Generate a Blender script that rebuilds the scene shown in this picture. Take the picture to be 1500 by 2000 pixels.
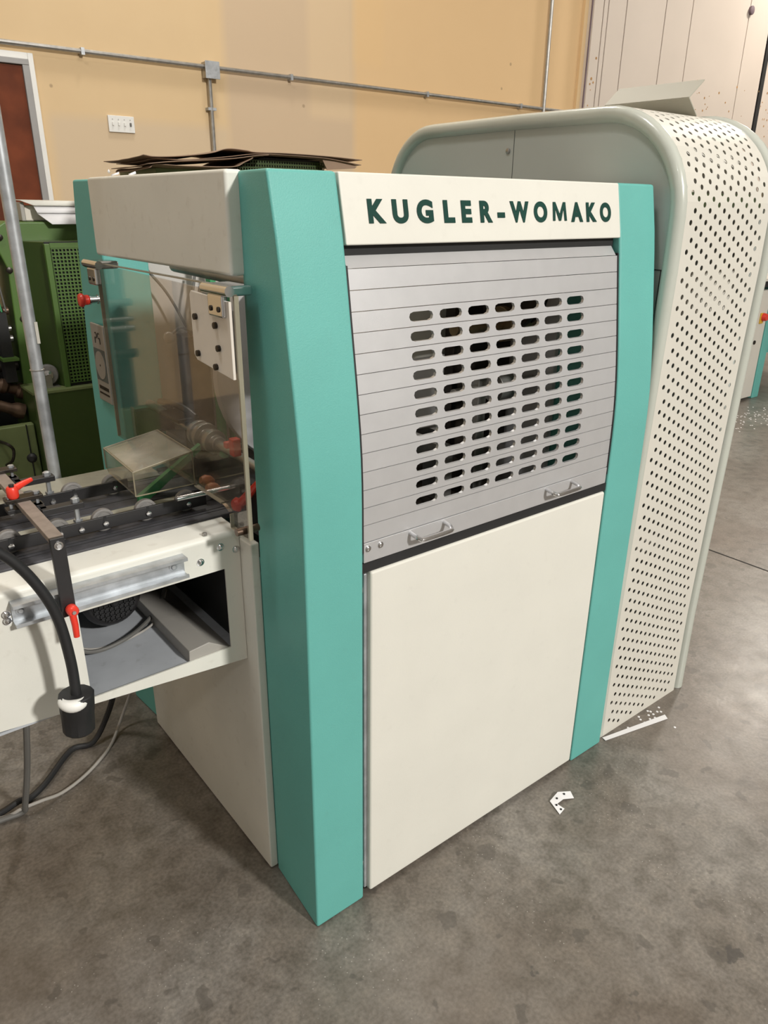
import bpy, math, random
from mathutils import Vector, Matrix
random.seed(7)
for o in list(bpy.data.objects): bpy.data.objects.remove(o)
S = bpy.context.scene; COL = S.collection
# ---------------------------------------------------------------- camera
cd = bpy.data.cameras.new('camera'); cam = bpy.data.objects.new('camera', cd); COL.objects.link(cam)
cd.sensor_fit = 'VERTICAL'; cd.sensor_height = 36.0; cd.lens = 36.0*1453.17/2000.0
cd.clip_start = .05; cd.clip_end = 60
cr = Vector((0.78570588, -0.61852794, 0.00945793)); cu = Vector((0.22858404, 0.3045058, 0.92467592)); cb = Vector((-0.57481789, -0.72436138, 0.38063762))
mw = Matrix((( cr.x, cu.x, cb.x, -0.66607169), (cr.y, cu.y, cb.y, -1.08466377), (cr.z, cu.z, cb.z, 1.6), (0,0,0,1)))
cam.matrix_world = mw; S.camera = cam
S.view_settings.view_transform = 'Standard'; S.view_settings.look = 'None'
S.view_settings.exposure = 0.0; S.view_settings.gamma = 1.0; S.view_settings.use_curve_mapping = False
# ---------------------------------------------------------------- world + high bay lamps
W = bpy.data.worlds.new('world'); S.world = W; W.use_nodes = True
W.node_tree.nodes['Background'].inputs[0].default_value = (.94, .97, 1.0, 1); W.node_tree.nodes['Background'].inputs[1].default_value = .30
def lamp(name, loc, power, size, color, spread=180, aim=None):
    l = bpy.data.lights.new(name, 'AREA'); l.shape = 'DISK'; l.size = size; l.energy = power; l.color = color; l.spread = math.radians(spread)
    o = bpy.data.objects.new(name, l); COL.objects.link(o); o.location = loc
    if aim: o.rotation_euler = (Vector(aim)-Vector(loc)).to_track_quat('-Z', 'Y').to_euler()
    return o
WARM = (1.0, .965, .90); NEUT = (1.0, .98, .95)
lamp('high_bay_lamp', (1.9, -8.6, 5.8), 930, .8, (1.0, .975, .925), aim=(1.2, -1.0, 0))
lamp('high_bay_lamp', (-1.5, 0.5, 6.8), 105, .9, NEUT)
lamp('high_bay_lamp', (-3.4, -5.6, 6.6), 70, .75, NEUT)
lamp('high_bay_lamp', (8.2, 2.4, 6.2), 50, .6, (1.0, .92, .82), 120)
lamp('high_bay_lamp', (11.4, 3.3, 6.2), 270, .8, (1.0, .92, .82))
lamp('high_bay_lamp', (2.4, 3.6, 6.8), 110, .75, WARM)
lamp('high_bay_lamp', (12.0, -3.4, 6.6), 40, .75, WARM)
# ---------------------------------------------------------------- materials
def mat(name, col, rough=.5, metal=0., var=.06, scale=6., bump=0., bscale=300., spec=.5, coat=0., dirt=0., dirtcol=(.12,.1,.08)):
    m = bpy.data.materials.new(name); m.use_nodes = True; nt = m.node_tree; N = nt.nodes; L = nt.links
    b = N['Principled BSDF']; b.inputs['Roughness'].default_value = rough; b.inputs['Metallic'].default_value = metal
    b.inputs['Specular IOR Level'].default_value = spec; b.inputs['Coat Weight'].default_value = coat
    g = N.new('ShaderNodeNewGeometry')
    n = N.new('ShaderNodeTexNoise'); n.inputs['Scale'].default_value = scale; n.inputs['Detail'].default_value = 5
    L.new(g.outputs['Position'], n.inputs['Vector'])
    r = N.new('ShaderNodeValToRGB')
    r.color_ramp.elements[0].position = .3; r.color_ramp.elements[1].position = .7
    r.color_ramp.elements[0].color = (*[c*(1-var) for c in col], 1); r.color_ramp.elements[1].color = (*[min(1, c*(1+var)) for c in col], 1)
    L.new(n.outputs['Fac'], r.inputs[0]); out = r.outputs[0]
    if dirt > 0:
        n2 = N.new('ShaderNodeTexNoise'); n2.inputs['Scale'].default_value = 38; n2.inputs['Detail'].default_value = 8
        L.new(g.outputs['Position'], n2.inputs['Vector'])
        r2 = N.new('ShaderNodeValToRGB'); r2.color_ramp.elements[0].position = .60; r2.color_ramp.elements[1].position = .80
        r2.color_ramp.elements[0].color = (0,0,0,1); r2.color_ramp.elements[1].color = (dirt,)*3+(1,)
        L.new(n2.outputs['Fac'], r2.inputs[0])
        mx = N.new('ShaderNodeMix'); mx.data_type = 'RGBA'; mx.inputs['B'].default_value = (*dirtcol, 1)
        L.new(r2.outputs[0], mx.inputs['Factor']); L.new(out, mx.inputs['A']); out = mx.outputs['Result']
    L.new(out, b.inputs['Base Color'])
    if bump:
        n3 = N.new('ShaderNodeTexNoise'); n3.inputs['Scale'].default_value = bscale; n3.inputs['Detail'].default_value = 2
        L.new(g.outputs['Position'], n3.inputs['Vector'])
        bp = N.new('ShaderNodeBump'); bp.inputs['Strength'].default_value = bump; bp.inputs['Distance'].default_value = .001
        L.new(n3.outputs['Fac'], bp.inputs['Height']); L.new(bp.outputs[0], b.inputs['Normal'])
    return m
M = {}
M['teal'] = mat('teal_powder_coat', (.13,.43,.385), .52, var=.03, bump=.35, bscale=420, dirt=.05)
M['cream'] = mat('cream_paint', (.73,.715,.645), .5, var=.02, bump=.12, bscale=300, dirt=.05)
M['cream_worn'] = mat('worn_cream_paint', (.74,.73,.665), .45, var=.04, bump=.1, dirt=.2, dirtcol=(.3,.24,.17))
M['hood'] = mat('hood_grey_cream_paint', (.66,.635,.565), .42, var=.02, bump=.1, dirt=.03)
M['hoodgrey'] = mat('hood_grey_paint', (.46,.49,.46), .4, var=.02, bump=.1)
M['rim'] = mat('rim_grey_paint', (.52,.54,.48), .25, var=.03, bump=.08, dirt=.06, coat=.3)
M['alu'] = mat('anodised_aluminium', (.64,.64,.65), .42, .55, var=.03, scale=20, bump=.08, bscale=500, dirt=.08, dirtcol=(.5,.48,.46))
M['chrome'] = mat('chrome', (.66,.66,.67), .18, 1., var=.02)
M['zinc'] = mat('galvanised_steel', (.47,.49,.51), .42, .65, var=.2, scale=30, dirt=.3, dirtcol=(.3,.33,.36))
M['steel'] = mat('dull_steel', (.42,.41,.39), .35, .85, var=.15, scale=25)
M['black'] = mat('black_paint', (.018,.017,.018), .4, var=.2, bump=.1)
M['rubber'] = mat('black_rubber', (.015,.015,.016), .55, var=.2)
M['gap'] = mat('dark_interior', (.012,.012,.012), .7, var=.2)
M['belt'] = mat('belt_fabric', (.045,.044,.05), .62, var=.25, scale=40, bump=.3, bscale=200)
M['wheel'] = mat('grey_rubber_wheel', (.20,.19,.18), .6, var=.12, scale=60)
M['red'] = mat('red_plastic', (.75,.045,.025), .35, var=.04)
M['white'] = mat('white_plastic', (.82,.81,.77), .35, var=.03)
M['whiteplate'] = mat('white_plate', (.76,.70,.62), .45, var=.03, dirt=.08)
M['paper'] = mat('white_paper', (.86,.85,.86), .7, var=.02)
M['kraft'] = mat('brown_kraft_paper', (.28,.19,.13), .75, var=.22, scale=4)
M['green'] = mat('machine_green_paint', (.075,.145,.03), .38, var=.12, scale=3, bump=.15, dirt=.15)
M['darkgreen'] = mat('dark_green_paint', (.036,.062,.012), .4, var=.15, scale=3, dirt=.1)
M['palegreen'] = mat('pale_green_paint', (.17,.21,.085), .45, var=.2, scale=5, dirt=.25)
M['grease'] = mat('greasy_iron', (.035,.028,.022), .35, .5, var=.4, scale=30)
M['rust'] = mat('rusty_shaft', (.12,.075,.05), .4, .6, var=.4, scale=30)
M['innergrey'] = mat('inner_grey_paint', (.68,.68,.70), .5, var=.05)
M['innertan'] = mat('inner_tan_paint', (.52,.49,.46), .6, var=.06)
M['tray'] = mat('tray_grey_paint', (.45,.47,.50), .5, var=.08, scale=12, dirt=.35, dirtcol=(.12,.10,.09))
M['channel'] = mat('channel_greige_paint', (.36,.34,.31), .5, var=.06, dirt=.15)
M['barwood'] = mat('dusty_flat_bar', (.24,.195,.165), .5, var=.15, scale=50)
M['greycable'] = mat('grey_cable_sheath', (.13,.125,.115), .5, var=.1)
M['strap'] = mat('green_strap', (.05,.30,.12), .5, var=.1)
M['orange'] = mat('orange_plastic', (.6,.22,.10), .4, var=.1)
M['brass'] = mat('bronze_roller', (.33,.25,.15), .3, .7, var=.3, scale=20)
M['doorwood'] = mat('stained_door_veneer', (.15,.036,.012), .6, var=.3, scale=5, spec=.2)
M['frame'] = mat('grey_door_frame', (.30,.29,.28), .4, var=.05)
M['ink'] = mat('dark_green_ink', (.008,.05,.038), .6, var=.1, spec=.2)
M['label'] = mat('label_grey', (.36,.34,.31), .35, .3, var=.05)
M['labeldark'] = mat('label_slate', (.07,.09,.09), .4, var=.05)
M['yellow'] = mat('yellow_plastic', (.7,.42,.03), .4, var=.1)
M['ceiling'] = mat('ceiling_paint', (.8,.8,.8), .8, var=.05)
M['wall'] = mat('plain_wall_paint', (.72,.73,.73), .8, var=.05)
M['sticker'] = mat('pipe_sticker', (.5,.48,.42), .5, var=.2)

def glassmat(name, tint, gloss=.05):
    m = bpy.data.materials.new(name); m.use_nodes = True; nt = m.node_tree; N = nt.nodes; L = nt.links
    N.remove(N['Principled BSDF']); out = N['Material Output']
    t = N.new('ShaderNodeBsdfTransparent'); t.inputs[0].default_value = (*tint, 1)
    g = N.new('ShaderNodeBsdfGlossy'); g.inputs['Roughness'].default_value = .04; g.inputs[0].default_value = (.95,.95,.95,1)
    f = N.new('ShaderNodeFresnel'); f.inputs[0].default_value = 1.45
    a = N.new('ShaderNodeMath'); a.operation = 'MULTIPLY'; a.inputs[1].default_value = gloss
    L.new(f.outputs[0], a.inputs[0])
    mx = N.new('ShaderNodeMixShader'); L.new(a.outputs[0], mx.inputs[0]); L.new(t.outputs[0], mx.inputs[1]); L.new(g.outputs[0], mx.inputs[2])
    d = N.new('ShaderNodeBsdfDiffuse'); d.inputs[0].default_value = (.55,.5,.42,1)
    n = N.new('ShaderNodeTexNoise'); n.inputs['Scale'].default_value = 9; n.inputs['Detail'].default_value = 6
    gg = N.new('ShaderNodeNewGeometry'); L.new(gg.outputs['Position'], n.inputs['Vector'])
    mr = N.new('ShaderNodeMapRange'); mr.inputs[1].default_value = .35; mr.inputs[2].default_value = .75; mr.inputs[3].default_value = 0; mr.inputs[4].default_value = .10
    L.new(n.outputs['Fac'], mr.inputs[0])
    m2 = N.new('ShaderNodeMixShader'); L.new(mr.outputs[0], m2.inputs[0]); L.new(mx.outputs[0], m2.inputs[1]); L.new(d.outputs[0], m2.inputs[2])
    L.new(m2.outputs[0], out.inputs[0])
    return m, mr
M['acrylic'], _ = glassmat('smoky_acrylic', (.87,.84,.81), .3); _.inputs[4].default_value = .05
M['acryledge'] = mat('acrylic_edge', (.30,.27,.20), .25, var=.1)
M['acrylbox'], _mr = glassmat('dusty_acrylic', (.88,.87,.82), .3); _mr.inputs[4].default_value = .16
M['acryltop'], _mr = glassmat('very_dusty_acrylic', (.80,.78,.70), .3); _mr.inputs[3].default_value = .22; _mr.inputs[4].default_value = .5

def floor_mat():
    m = bpy.data.materials.new('sealed_concrete'); m.use_nodes = True; nt = m.node_tree; N = nt.nodes; L = nt.links
    b = N['Principled BSDF']; g = N.new('ShaderNodeNewGeometry'); P = g.outputs['Position']
    def noise(s, d=6, dist=0., vec=P):
        n = N.new('ShaderNodeTexNoise'); n.inputs['Scale'].default_value = s; n.inputs['Detail'].default_value = d; n.inputs['Distortion'].default_value = dist
        L.new(vec, n.inputs['Vector']); return n.outputs['Fac']
    def ramp(f, stops):
        r = N.new('ShaderNodeValToRGB'); e = r.color_ramp.elements
        while len(e) < len(stops): e.new(.5)
        for i, (p, c) in enumerate(stops): e[i].position = p; e[i].color = (*c, 1)
        L.new(f, r.inputs[0]); return r.outputs[0]
    def mix(f, a, c, mode='MIX'):
        x = N.new('ShaderNodeMix'); x.data_type = 'RGBA'; x.blend_type = mode
        if isinstance(f, float): x.inputs['Factor'].default_value = f
        else: L.new(f, x.inputs['Factor'])
        L.new(a, x.inputs['A'])
        if isinstance(c, tuple): x.inputs['B'].default_value = (*c, 1)
        else: L.new(c, x.inputs['B'])
        return x.outputs['Result']
    base = ramp(noise(2.4, 10, .5), [(.30,(.128,.108,.091)), (.46,(.152,.134,.115)), (.55,(.170,.154,.136)), (.70,(.205,.190,.172))])
    fine = ramp(noise(17, 9, .4), [(.30,(.74,.73,.70)), (.45,(.97,.96,.95)), (.5,(1.05,1.05,1.05)), (.68,(1.24,1.23,1.21))])
    c = mix(1.0, base, fine, 'MULTIPLY')
    grit = ramp(noise(110, 5), [(.32,(.80,.79,.77)), (.68,(1.22,1.21,1.19))]); c = mix(1.0, c, grit, 'MULTIPLY')
    red = ramp(noise(1.1, 3, .3), [(.5,(0,0,0)), (.7,(.45,.45,.45))])
    c = mix(red, c, (.155,.118,.09))
    # oil spots: cells with random radius
    v = N.new('ShaderNodeTexVoronoi'); v.voronoi_dimensions = '2D'; v.inputs['Scale'].default_value = 9; v.inputs['Randomness'].default_value = 1
    dn = N.new('ShaderNodeTexNoise'); dn.inputs['Scale'].default_value = 14; dn.inputs['Detail'].default_value = 5; L.new(P, dn.inputs['Vector'])
    ad = N.new('ShaderNodeVectorMath'); ad.operation = 'MULTIPLY_ADD'; ad.inputs[1].default_value = (.13,.13,.0); L.new(dn.outputs['Color'], ad.inputs[0]); L.new(P, ad.inputs[2])
    L.new(ad.outputs[0], v.inputs['Vector'])
    dn2 = N.new('ShaderNodeTexNoise'); dn2.inputs['Scale'].default_value = 45; L.new(P, dn2.inputs['Vector'])
    ad2 = N.new('ShaderNodeVectorMath'); ad2.operation = 'MULTIPLY_ADD'; ad2.inputs[1].default_value = (.08,.08,.0); L.new(dn2.outputs['Color'], ad2.inputs[0]); L.new(P, ad2.inputs[2])
    cr_ = N.new('ShaderNodeSeparateColor'); L.new(v.outputs['Color'], cr_.inputs[0])
    th = N.new('ShaderNodeMath'); th.operation = 'MULTIPLY'; th.inputs[1].default_value = .20; L.new(cr_.outputs[0], th.inputs[0])
    sb = N.new('ShaderNodeMath'); sb.operation = 'SUBTRACT'; L.new(th.outputs[0], sb.inputs[0]); L.new(v.outputs['Distance'], sb.inputs[1])
    ss = ramp(sb.outputs[0], [(.0,(0,0,0)), (.045,(.55,.55,.55))])
    c = mix(ss, c, (.085,.074,.063))
    # two named oil stains
    for (sx, sy, sr, k) in ((.726,-.647,.021,.72), (.33,-.385,.012,.6), (1.297,-.387,.03,.25), (.46,-.56,.012,.5)):
        d = N.new('ShaderNodeVectorMath'); d.operation = 'DISTANCE'; d.inputs[1].default_value = (sx+.04, sy+.04, 0); L.new(ad2.outputs[0], d.inputs[0])
        rr2 = ramp(d.outputs['Value'], [(sr*.75,(k,k,k)), (sr*1.1,(0,0,0))]); c = mix(rr2, c, (.06,.055,.05))
    # pale specks
    v2 = N.new('ShaderNodeTexVoronoi'); v2.voronoi_dimensions = '2D'; v2.inputs['Scale'].default_value = 34; L.new(P, v2.inputs['Vector'])
    sp = ramp(v2.outputs['Distance'], [(.035,(.7,.7,.7)), (.06,(0,0,0))])
    gate = ramp(noise(3.1, 2), [(.55,(0,0,0)), (.62,(1,1,1))]); sg = mix(1.0, sp, gate, 'MULTIPLY')
    c = mix(sg, c, (.42,.39,.35))
    # scratches, stretched noise
    mp = N.new('ShaderNodeMapping'); mp.inputs['Scale'].default_value = (3, 60, 1); mp.inputs['Rotation'].default_value = (0,0,.5); L.new(P, mp.inputs[0])
    sc = ramp(noise(1.3, 5, .4, mp.outputs[0]), [(.62,(0,0,0)), (.75,(.30,.30,.30))])
    c = mix(sc, c, (.11,.095,.08))
    L.new(c, b.inputs['Base Color'])
    rr = N.new('ShaderNodeMapRange'); rr.inputs[3].default_value = .24; rr.inputs[4].default_value = .40; L.new(noise(9, 6), rr.inputs[0]); L.new(rr.outputs[0], b.inputs['Roughness'])
    bp = N.new('ShaderNodeBump'); bp.inputs['Strength'].default_value = .15; bp.inputs['Distance'].default_value = .002; L.new(noise(60, 6), bp.inputs['Height']); L.new(bp.outputs[0], b.inputs['Normal'])
    return m
M['floor'] = floor_mat()

def wall_mat():   # yellow paint with paler repainted rectangles (their edges belong to the paint itself)
    m = bpy.data.materials.new('patched_yellow_wall_paint'); m.use_nodes = True; nt = m.node_tree; N = nt.nodes; L = nt.links
    b = N['Principled BSDF']; b.inputs['Roughness'].default_value = .75; g = N.new('ShaderNodeNewGeometry'); s = N.new('ShaderNodeSeparateXYZ'); L.new(g.outputs['Position'], s.inputs[0])
    nz = N.new('ShaderNodeTexNoise'); nz.inputs['Scale'].default_value = 3; nz.inputs['Detail'].default_value = 4; L.new(g.outputs['Position'], nz.inputs['Vector'])
    def edge(sock, lo, hi, soft=.04):
        a = N.new('ShaderNodeMapRange'); a.inputs[1].default_value = lo-soft; a.inputs[2].default_value = lo+soft; L.new(sock, a.inputs[0])
        c = N.new('ShaderNodeMapRange'); c.inputs[1].default_value = hi-soft; c.inputs[2].default_value = hi+soft; c.inputs[3].default_value = 1; c.inputs[4].default_value = 0; L.new(sock, c.inputs[0])
        x = N.new('ShaderNodeMath'); x.operation = 'MULTIPLY'; L.new(a.outputs[0], x.inputs[0]); L.new(c.outputs[0], x.inputs[1]); return x.outputs[0]
    cur = None
    r = N.new('ShaderNodeValToRGB'); r.color_ramp.elements[0].color = (.68,.49,.275,1); r.color_ramp.elements[1].color = (.74,.55,.32,1); L.new(nz.outputs['Fac'], r.inputs[0]); cur = r.outputs[0]
    for (x0, x1, z0, z1, col, k) in [(2.52,3.78,1.0,9,(.60,.455,.31),.85), (1.12,2.52,1.0,2.17,(.64,.50,.34),.8), (3.3,3.75,2.3,9,(.72,.54,.33),.6), (3.78,4.1,2.75,3.6,(.78,.55,.27),.6), (3.78,6.8,1,9,(.72,.485,.25),.7)]:
        f = N.new('ShaderNodeMath'); f.operation = 'MULTIPLY'; L.new(edge(s.outputs[0], x0, x1), f.inputs[0]); L.new(edge(s.outputs[2], z0, z1), f.inputs[1])
        f2 = N.new('ShaderNodeMath'); f2.operation = 'MULTIPLY'; f2.inputs[1].default_value = k; L.new(f.outputs[0], f2.inputs[0])
        mx = N.new('ShaderNodeMix'); mx.data_type = 'RGBA'; mx.inputs['B'].default_value = (*col, 1); L.new(f2.outputs[0], mx.inputs['Factor']); L.new(cur, mx.inputs['A']); cur = mx.outputs['Result']
    v = N.new('ShaderNodeTexVoronoi'); v.inputs['Scale'].default_value = 2.6; L.new(g.outputs['Position'], v.inputs['Vector'])
    sp = N.new('ShaderNodeValToRGB'); sp.color_ramp.elements[0].position = .03; sp.color_ramp.elements[0].color = (.6,.6,.6,1); sp.color_ramp.elements[1].position = .045; sp.color_ramp.elements[1].color = (0,0,0,1)
    L.new(v.outputs['Distance'], sp.inputs[0]); mx = N.new('ShaderNodeMix'); mx.data_type = 'RGBA'; mx.inputs['B'].default_value = (.3,.2,.12,1)
    L.new(sp.outputs[0], mx.inputs['Factor']); L.new(cur, mx.inputs['A']); L.new(mx.outputs['Result'], b.inputs['Base Color'])
    return m
M['yellowwall'] = wall_mat()
M['whitewall'] = mat('pinkish_white_board', (.62,.545,.475), .7, var=.03, scale=1.5, dirt=.0)
M['seam'] = mat('dark_board_seam', (.18,.13,.15), .7, var=.1)
M['stain'] = mat('brown_rust_spot', (.4,.22,.08), .8, var=.2)

# ---------------------------------------------------------------- geometry helpers
class MB:
    def __init__(s): s.v = []; s.f = []
    def add(s, v, f):
        n = len(s.v); s.v += [tuple(p) for p in v]; s.f += [tuple(i+n for i in q) for q in f]; return s
    def box(s, x0, x1, y0, y1, z0, z1, rz=0, piv=None, R=None):
        v = [Vector((x, y, z)) for z in (z0, z1) for y in (y0, y1) for x in (x0, x1)]
        if R is not None:
            c = Vector(piv) if piv else Vector(((x0+x1)/2, (y0+y1)/2, (z0+z1)/2)); v = [R @ (p-c)+c for p in v]
        return s.add(v, [(0,2,3,1), (4,5,7,6), (0,1,5,4), (2,6,7,3), (0,4,6,2), (1,3,7,5)])
    def loft(s, rings, closed=True, cap=True):
        n = len(rings[0]); v = [p for r in rings for p in r]; f = []
        for k in range(len(rings)-1):
            for i in range(n if closed else n-1):
                j = (i+1) % n; f.append((k*n+i, k*n+j, (k+1)*n+j, (k+1)*n+i))
        if cap: f.append(tuple(reversed(range(n)))); f.append(tuple((len(rings)-1)*n+i for i in range(n)))
        return s.add(v, f)
    def prism(s, poly, axis, a, b):   # poly of 2 coords, extruded along axis
        def P(u, w, t): return {'x': (t, u, w), 'y': (u, t, w), 'z': (u, w, t)}[axis]
        return s.loft([[P(u, w, a) for u, w in poly], [P(u, w, b) for u, w in poly]])
    def tube(s, path, r, seg=12, cap=True, rr=None):
        path = [Vector(p) for p in path]; rings = []; up = None
        for i, p in enumerate(path):
            t = (path[min(i+1, len(path)-1)]-path[max(i-1, 0)]).normalized()
            if up is None: up = t.orthogonal().normalized()
            else: up = (up-t*up.dot(t)).normalized()
            w = t.cross(up); q = rr[i] if rr else r
            rings.append([p+(up*math.cos(2*math.pi*k/seg)+w*math.sin(2*math.pi*k/seg))*q for k in range(seg)])
        return s.loft(rings, cap=cap)
    def cyl(s, a, b, r, seg=20): return s.tube([a, b], r, seg)
    def lathe(s, a, d, prof, seg=20):  # prof (t, r) along direction d from a
        a = Vector(a); d = Vector(d).normalized(); path = [a+d*t for t, _ in prof]
        u = d.orthogonal().normalized(); w = d.cross(u)
        rings = [[p+(u*math.cos(2*math.pi*k/seg)+w*math.sin(2*math.pi*k/seg))*max(r, 1e-4) for k in range(seg)] for p, (_, r) in zip(path, prof)]
        return s.loft(rings)
    def obj(s, name, m, parent=None, bevel=0., smooth=35, loc=None, kind=None, label=None, seg=2, solid=0.):
        me = bpy.data.meshes.new(name); me.from_pydata(s.v, [], s.f); me.update()
        import bmesh
        bm = bmesh.new(); bm.from_mesh(me); bmesh.ops.recalc_face_normals(bm, faces=bm.faces); bm.to_mesh(me); bm.free()
        me.materials.append(M[m] if isinstance(m, str) else m)
        if smooth: 
            for p in me.polygons: p.use_smooth = True
            me.set_sharp_from_angle(angle=math.radians(smooth))
        o = bpy.data.objects.new(name, me); COL.objects.link(o)
        if loc: o.location = loc
        put(o, parent)
        if solid:
            md = o.modifiers.new('solid', 'SOLIDIFY'); md.thickness = solid; md.offset = 0
        if bevel:
            md = o.modifiers.new('bevel', 'BEVEL'); md.width = bevel; md.segments = seg; md.limit_method = 'ANGLE'; md.angle_limit = math.radians(35); md.harden_normals = True
        if kind: o['kind'] = kind
        if label: o['label'] = label
        return o
WL = {}
def wloc(o): return WL.get(o.name, Vector((0,0,0)))
def put(o, parent):
    WL[o.name] = Vector((0,0,0))
    if parent is not None:
        o.parent = parent
        off = Vector((0,0,0)); q = parent
        while q is not None: off += q.location; q = q.parent
        # parents carry translation only
        o.matrix_parent_inverse = Matrix.Translation(-total(parent))
def total(o):
    t = o.matrix_parent_inverse.to_translation() + o.location if o.parent else o.location.copy()
    return t + (total(o.parent) if o.parent else Vector((0,0,0)))
def inst(o, loc, parent=None, name=None):   # cheap copy sharing mesh data
    c = o.copy(); COL.objects.link(c); c.location = loc
    if parent is not None: c.parent = parent; c.matrix_parent_inverse = Matrix.Translation(-total(parent))
    return c
def tag(o, label, cat, group=None, kind=None):
    o['label'] = label; o['category'] = cat
    if group: o['group'] = group
    if kind: o['kind'] = kind
    return o
def thing(name, loc, label, cat, group=None):
    e = bpy.data.objects.new(name, None); COL.objects.link(e); e.location = loc; e.empty_display_size = .1
    return tag(e, label, cat, group)
def bez(pts, n=8):   # Catmull-Rom through points
    P = [Vector(p) for p in pts]; P = [P[0]*2-P[1]]+P+[P[-1]*2-P[-2]]; out = []
    for i in range(1, len(P)-2):
        for k in range(n):
            t = k/n; a, b, c, d = P[i-1:i+3]
            out.append(.5*((2*b)+(c-a)*t+(2*a-5*b+4*c-d)*t*t+(3*b-a-3*c+d)*t**3))
    out.append(P[-2]); return out
def radial_circle(r): return lambda c, s: r
def radial_stadium(L, r):
    a = L/2-r
    def f(c, s):
        if abs(s) > 1e-6:
            t = r/abs(s)
            if abs(t*c) <= a: return t
        return a*abs(c)+math.sqrt(max(0, r*r-a*a*s*s))
    return f
def cell(mb, x0, x1, s0, s1, hx, hs, rad, fn, fnb, n=12):
    """flat cell with a hole at (hx,hs); fn maps (x,s)->front point, fnb -> back point"""
    ang = sorted(set([round(2*math.pi*k/n, 6) for k in range(n)]+[round(math.atan2(b-hs, a-hx) % (2*math.pi), 6) for a in (x0, x1) for b in (s0, s1)]))
    ins = []; outp = []
    for t in ang:
        c, s = math.cos(t), math.sin(t); r = rad(c, s); ins.append((hx+c*r, hs+s*r))
        k = min([((x1 if c > 0 else x0)-hx)/c if abs(c) > 1e-6 else 1e9, ((s1 if s > 0 else s0)-hs)/s if abs(s) > 1e-6 else 1e9])
        outp.append((hx+c*k, hs+s*k))
    n = len(ang)
    v = [fn(*p) for p in ins]+[fn(*p) for p in outp]+[fnb(*p) for p in ins]+[fnb(*p) for p in outp]; f = []
    for i in range(n):
        j = (i+1) % n; f += [(i, n+i, n+j, j), (2*n+i, 2*n+j, 3*n+j, 3*n+i), (i, j, 2*n+j, 2*n+i)]
    mb.add(v, f)
def struct(o): o['kind'] = 'structure'; return o

# ================================================================ THE SETTING
b = MB().box(-9, 16, -11, 5, -.1, 0); FL = struct(b.obj('floor', 'floor'))
MB().box(2.755, 2.764, -11, 5, -.001, .0012).obj('expansion_joint', 'gap', FL)
MB().box(-9, 16, 5, 5.2, 0, 8).obj('wall_back', 'yellowwall'); WB = bpy.data.objects['wall_back']; struct(WB)
struct(MB().box(-9.2, -9, -11, 5, 0, 8).obj('wall_left', 'wall'))
struct(MB().box(16, 16.2, -11, 5, 0, 8).obj('wall_right', 'wall'))
struct(MB().box(-9, 16, -11.2, -11, 0, 8).obj('wall_front', 'wall'))
struct(MB().box(-9, 16, -11, 5, 8, 8.1).obj('ceiling', 'ceiling'))
# door in the back wall (left)
D = struct(MB().box(-.02, .985, 4.975, 4.998, 0, 2.45).obj('door_1', 'doorwood'))
fr = MB(); fr.box(.985, 1.03, 4.955, 4.998, 0, 2.455); fr.box(-.08, 1.03, 4.955, 4.998, 2.455, 2.49); fr.box(-.08, -.02, 4.955, 4.998, 0, 2.455)
fr.obj('door_frame', 'frame', D, bevel=.004)
fr = MB(); fr.box(1.03, 1.065, 4.965, 4.998, 0, 2.53); fr.box(-.11, 1.03, 4.965, 4.998, 2.49, 2.53); fr.obj('casing', 'white', D, bevel=.003)
# boarded white section at the right of the back wall
BW = struct(MB().box(6.86, 15.9, 4.93, 4.999, 0, 8).obj('trim_1', 'whitewall'))
struct(MB().box(6.80, 6.86, 4.965, 4.999, 0, 8).obj('trim_2', 'yellowwall'))
xs = [6.87, 7.04, 7.12, 7.44, 8.18, 8.72, 10.02, 10.58]
for i in range(len(xs)-1):
    MB().box(xs[i]+.008, xs[i+1]-.008, 4.905, 4.93, 0, 7.9).obj('board', 'whitewall', BW, bevel=.003)
MB().box(10.70, 15.8, 4.905, 4.93, 0, 7.9).obj('board', 'whitewall', BW, bevel=.003)
MB().box(6.86, 10.66, 4.925, 4.932, 0, 7.9).obj('seam_backing', 'seam', BW)
MB().box(10.60, 10.69, 4.90, 4.935, 0, 7.9).obj('dark_post', 'gap', BW)
st = MB()
for k in range(60):
    if k < 34: x = random.uniform(8.9, 12.0); z = random.uniform(2.75, 3.15)
    else: x = random.uniform(6.9, 7.02) if k < 44 else random.uniform(10.8, 11.1); z = random.uniform(2.55, 3.2)
    r = random.uniform(.005, .016); st.cyl((x, 4.903, z), (x, 4.906, z), r, 7)
st.obj('rust_spots', 'stain', BW, kind='stuff')
MB().lathe((10.03, 4.905, 3.97), (0, -1, 0), [(0, .05), (.03, .05), (.035, .04)], 12).obj('bolt_cover', 'seam', BW)
# conduits
CD = tag(MB().cyl((-3, 4.965, 2.577), (6.75, 4.965, 2.577), .017, 10).obj('wall_conduit', 'steel'), 'long horizontal grey conduit pipe running along the yellow wall', 'conduit')
for x in (.3, 1.4, 3.1, 4.6, 5.9): MB().box(x-.012, x+.012, 4.945, 4.999, 2.555, 2.599).obj('clip', 'zinc', CD)
V1 = tag(MB().cyl((2.36, 4.965, 0), (2.36, 4.965, 2.52), .016, 10).obj('wall_conduit', 'steel'), 'vertical grey conduit dropping from the square junction box on the yellow wall', 'conduit')
MB().box(2.325, 2.395, 4.95, 4.999, 2.28, 2.30).obj('clip', 'zinc', V1)
tag(MB().cyl((6.26, 4.96, 0), (6.26, 4.96, 8), .02, 10).obj('wall_conduit', 'steel'), 'tall vertical grey conduit near the right end of the yellow wall', 'conduit')
JB = thing('junction_box', (2.37, 4.97, 2.555), 'small square grey junction box where two conduits meet on the yellow wall', 'junction box')
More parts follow.
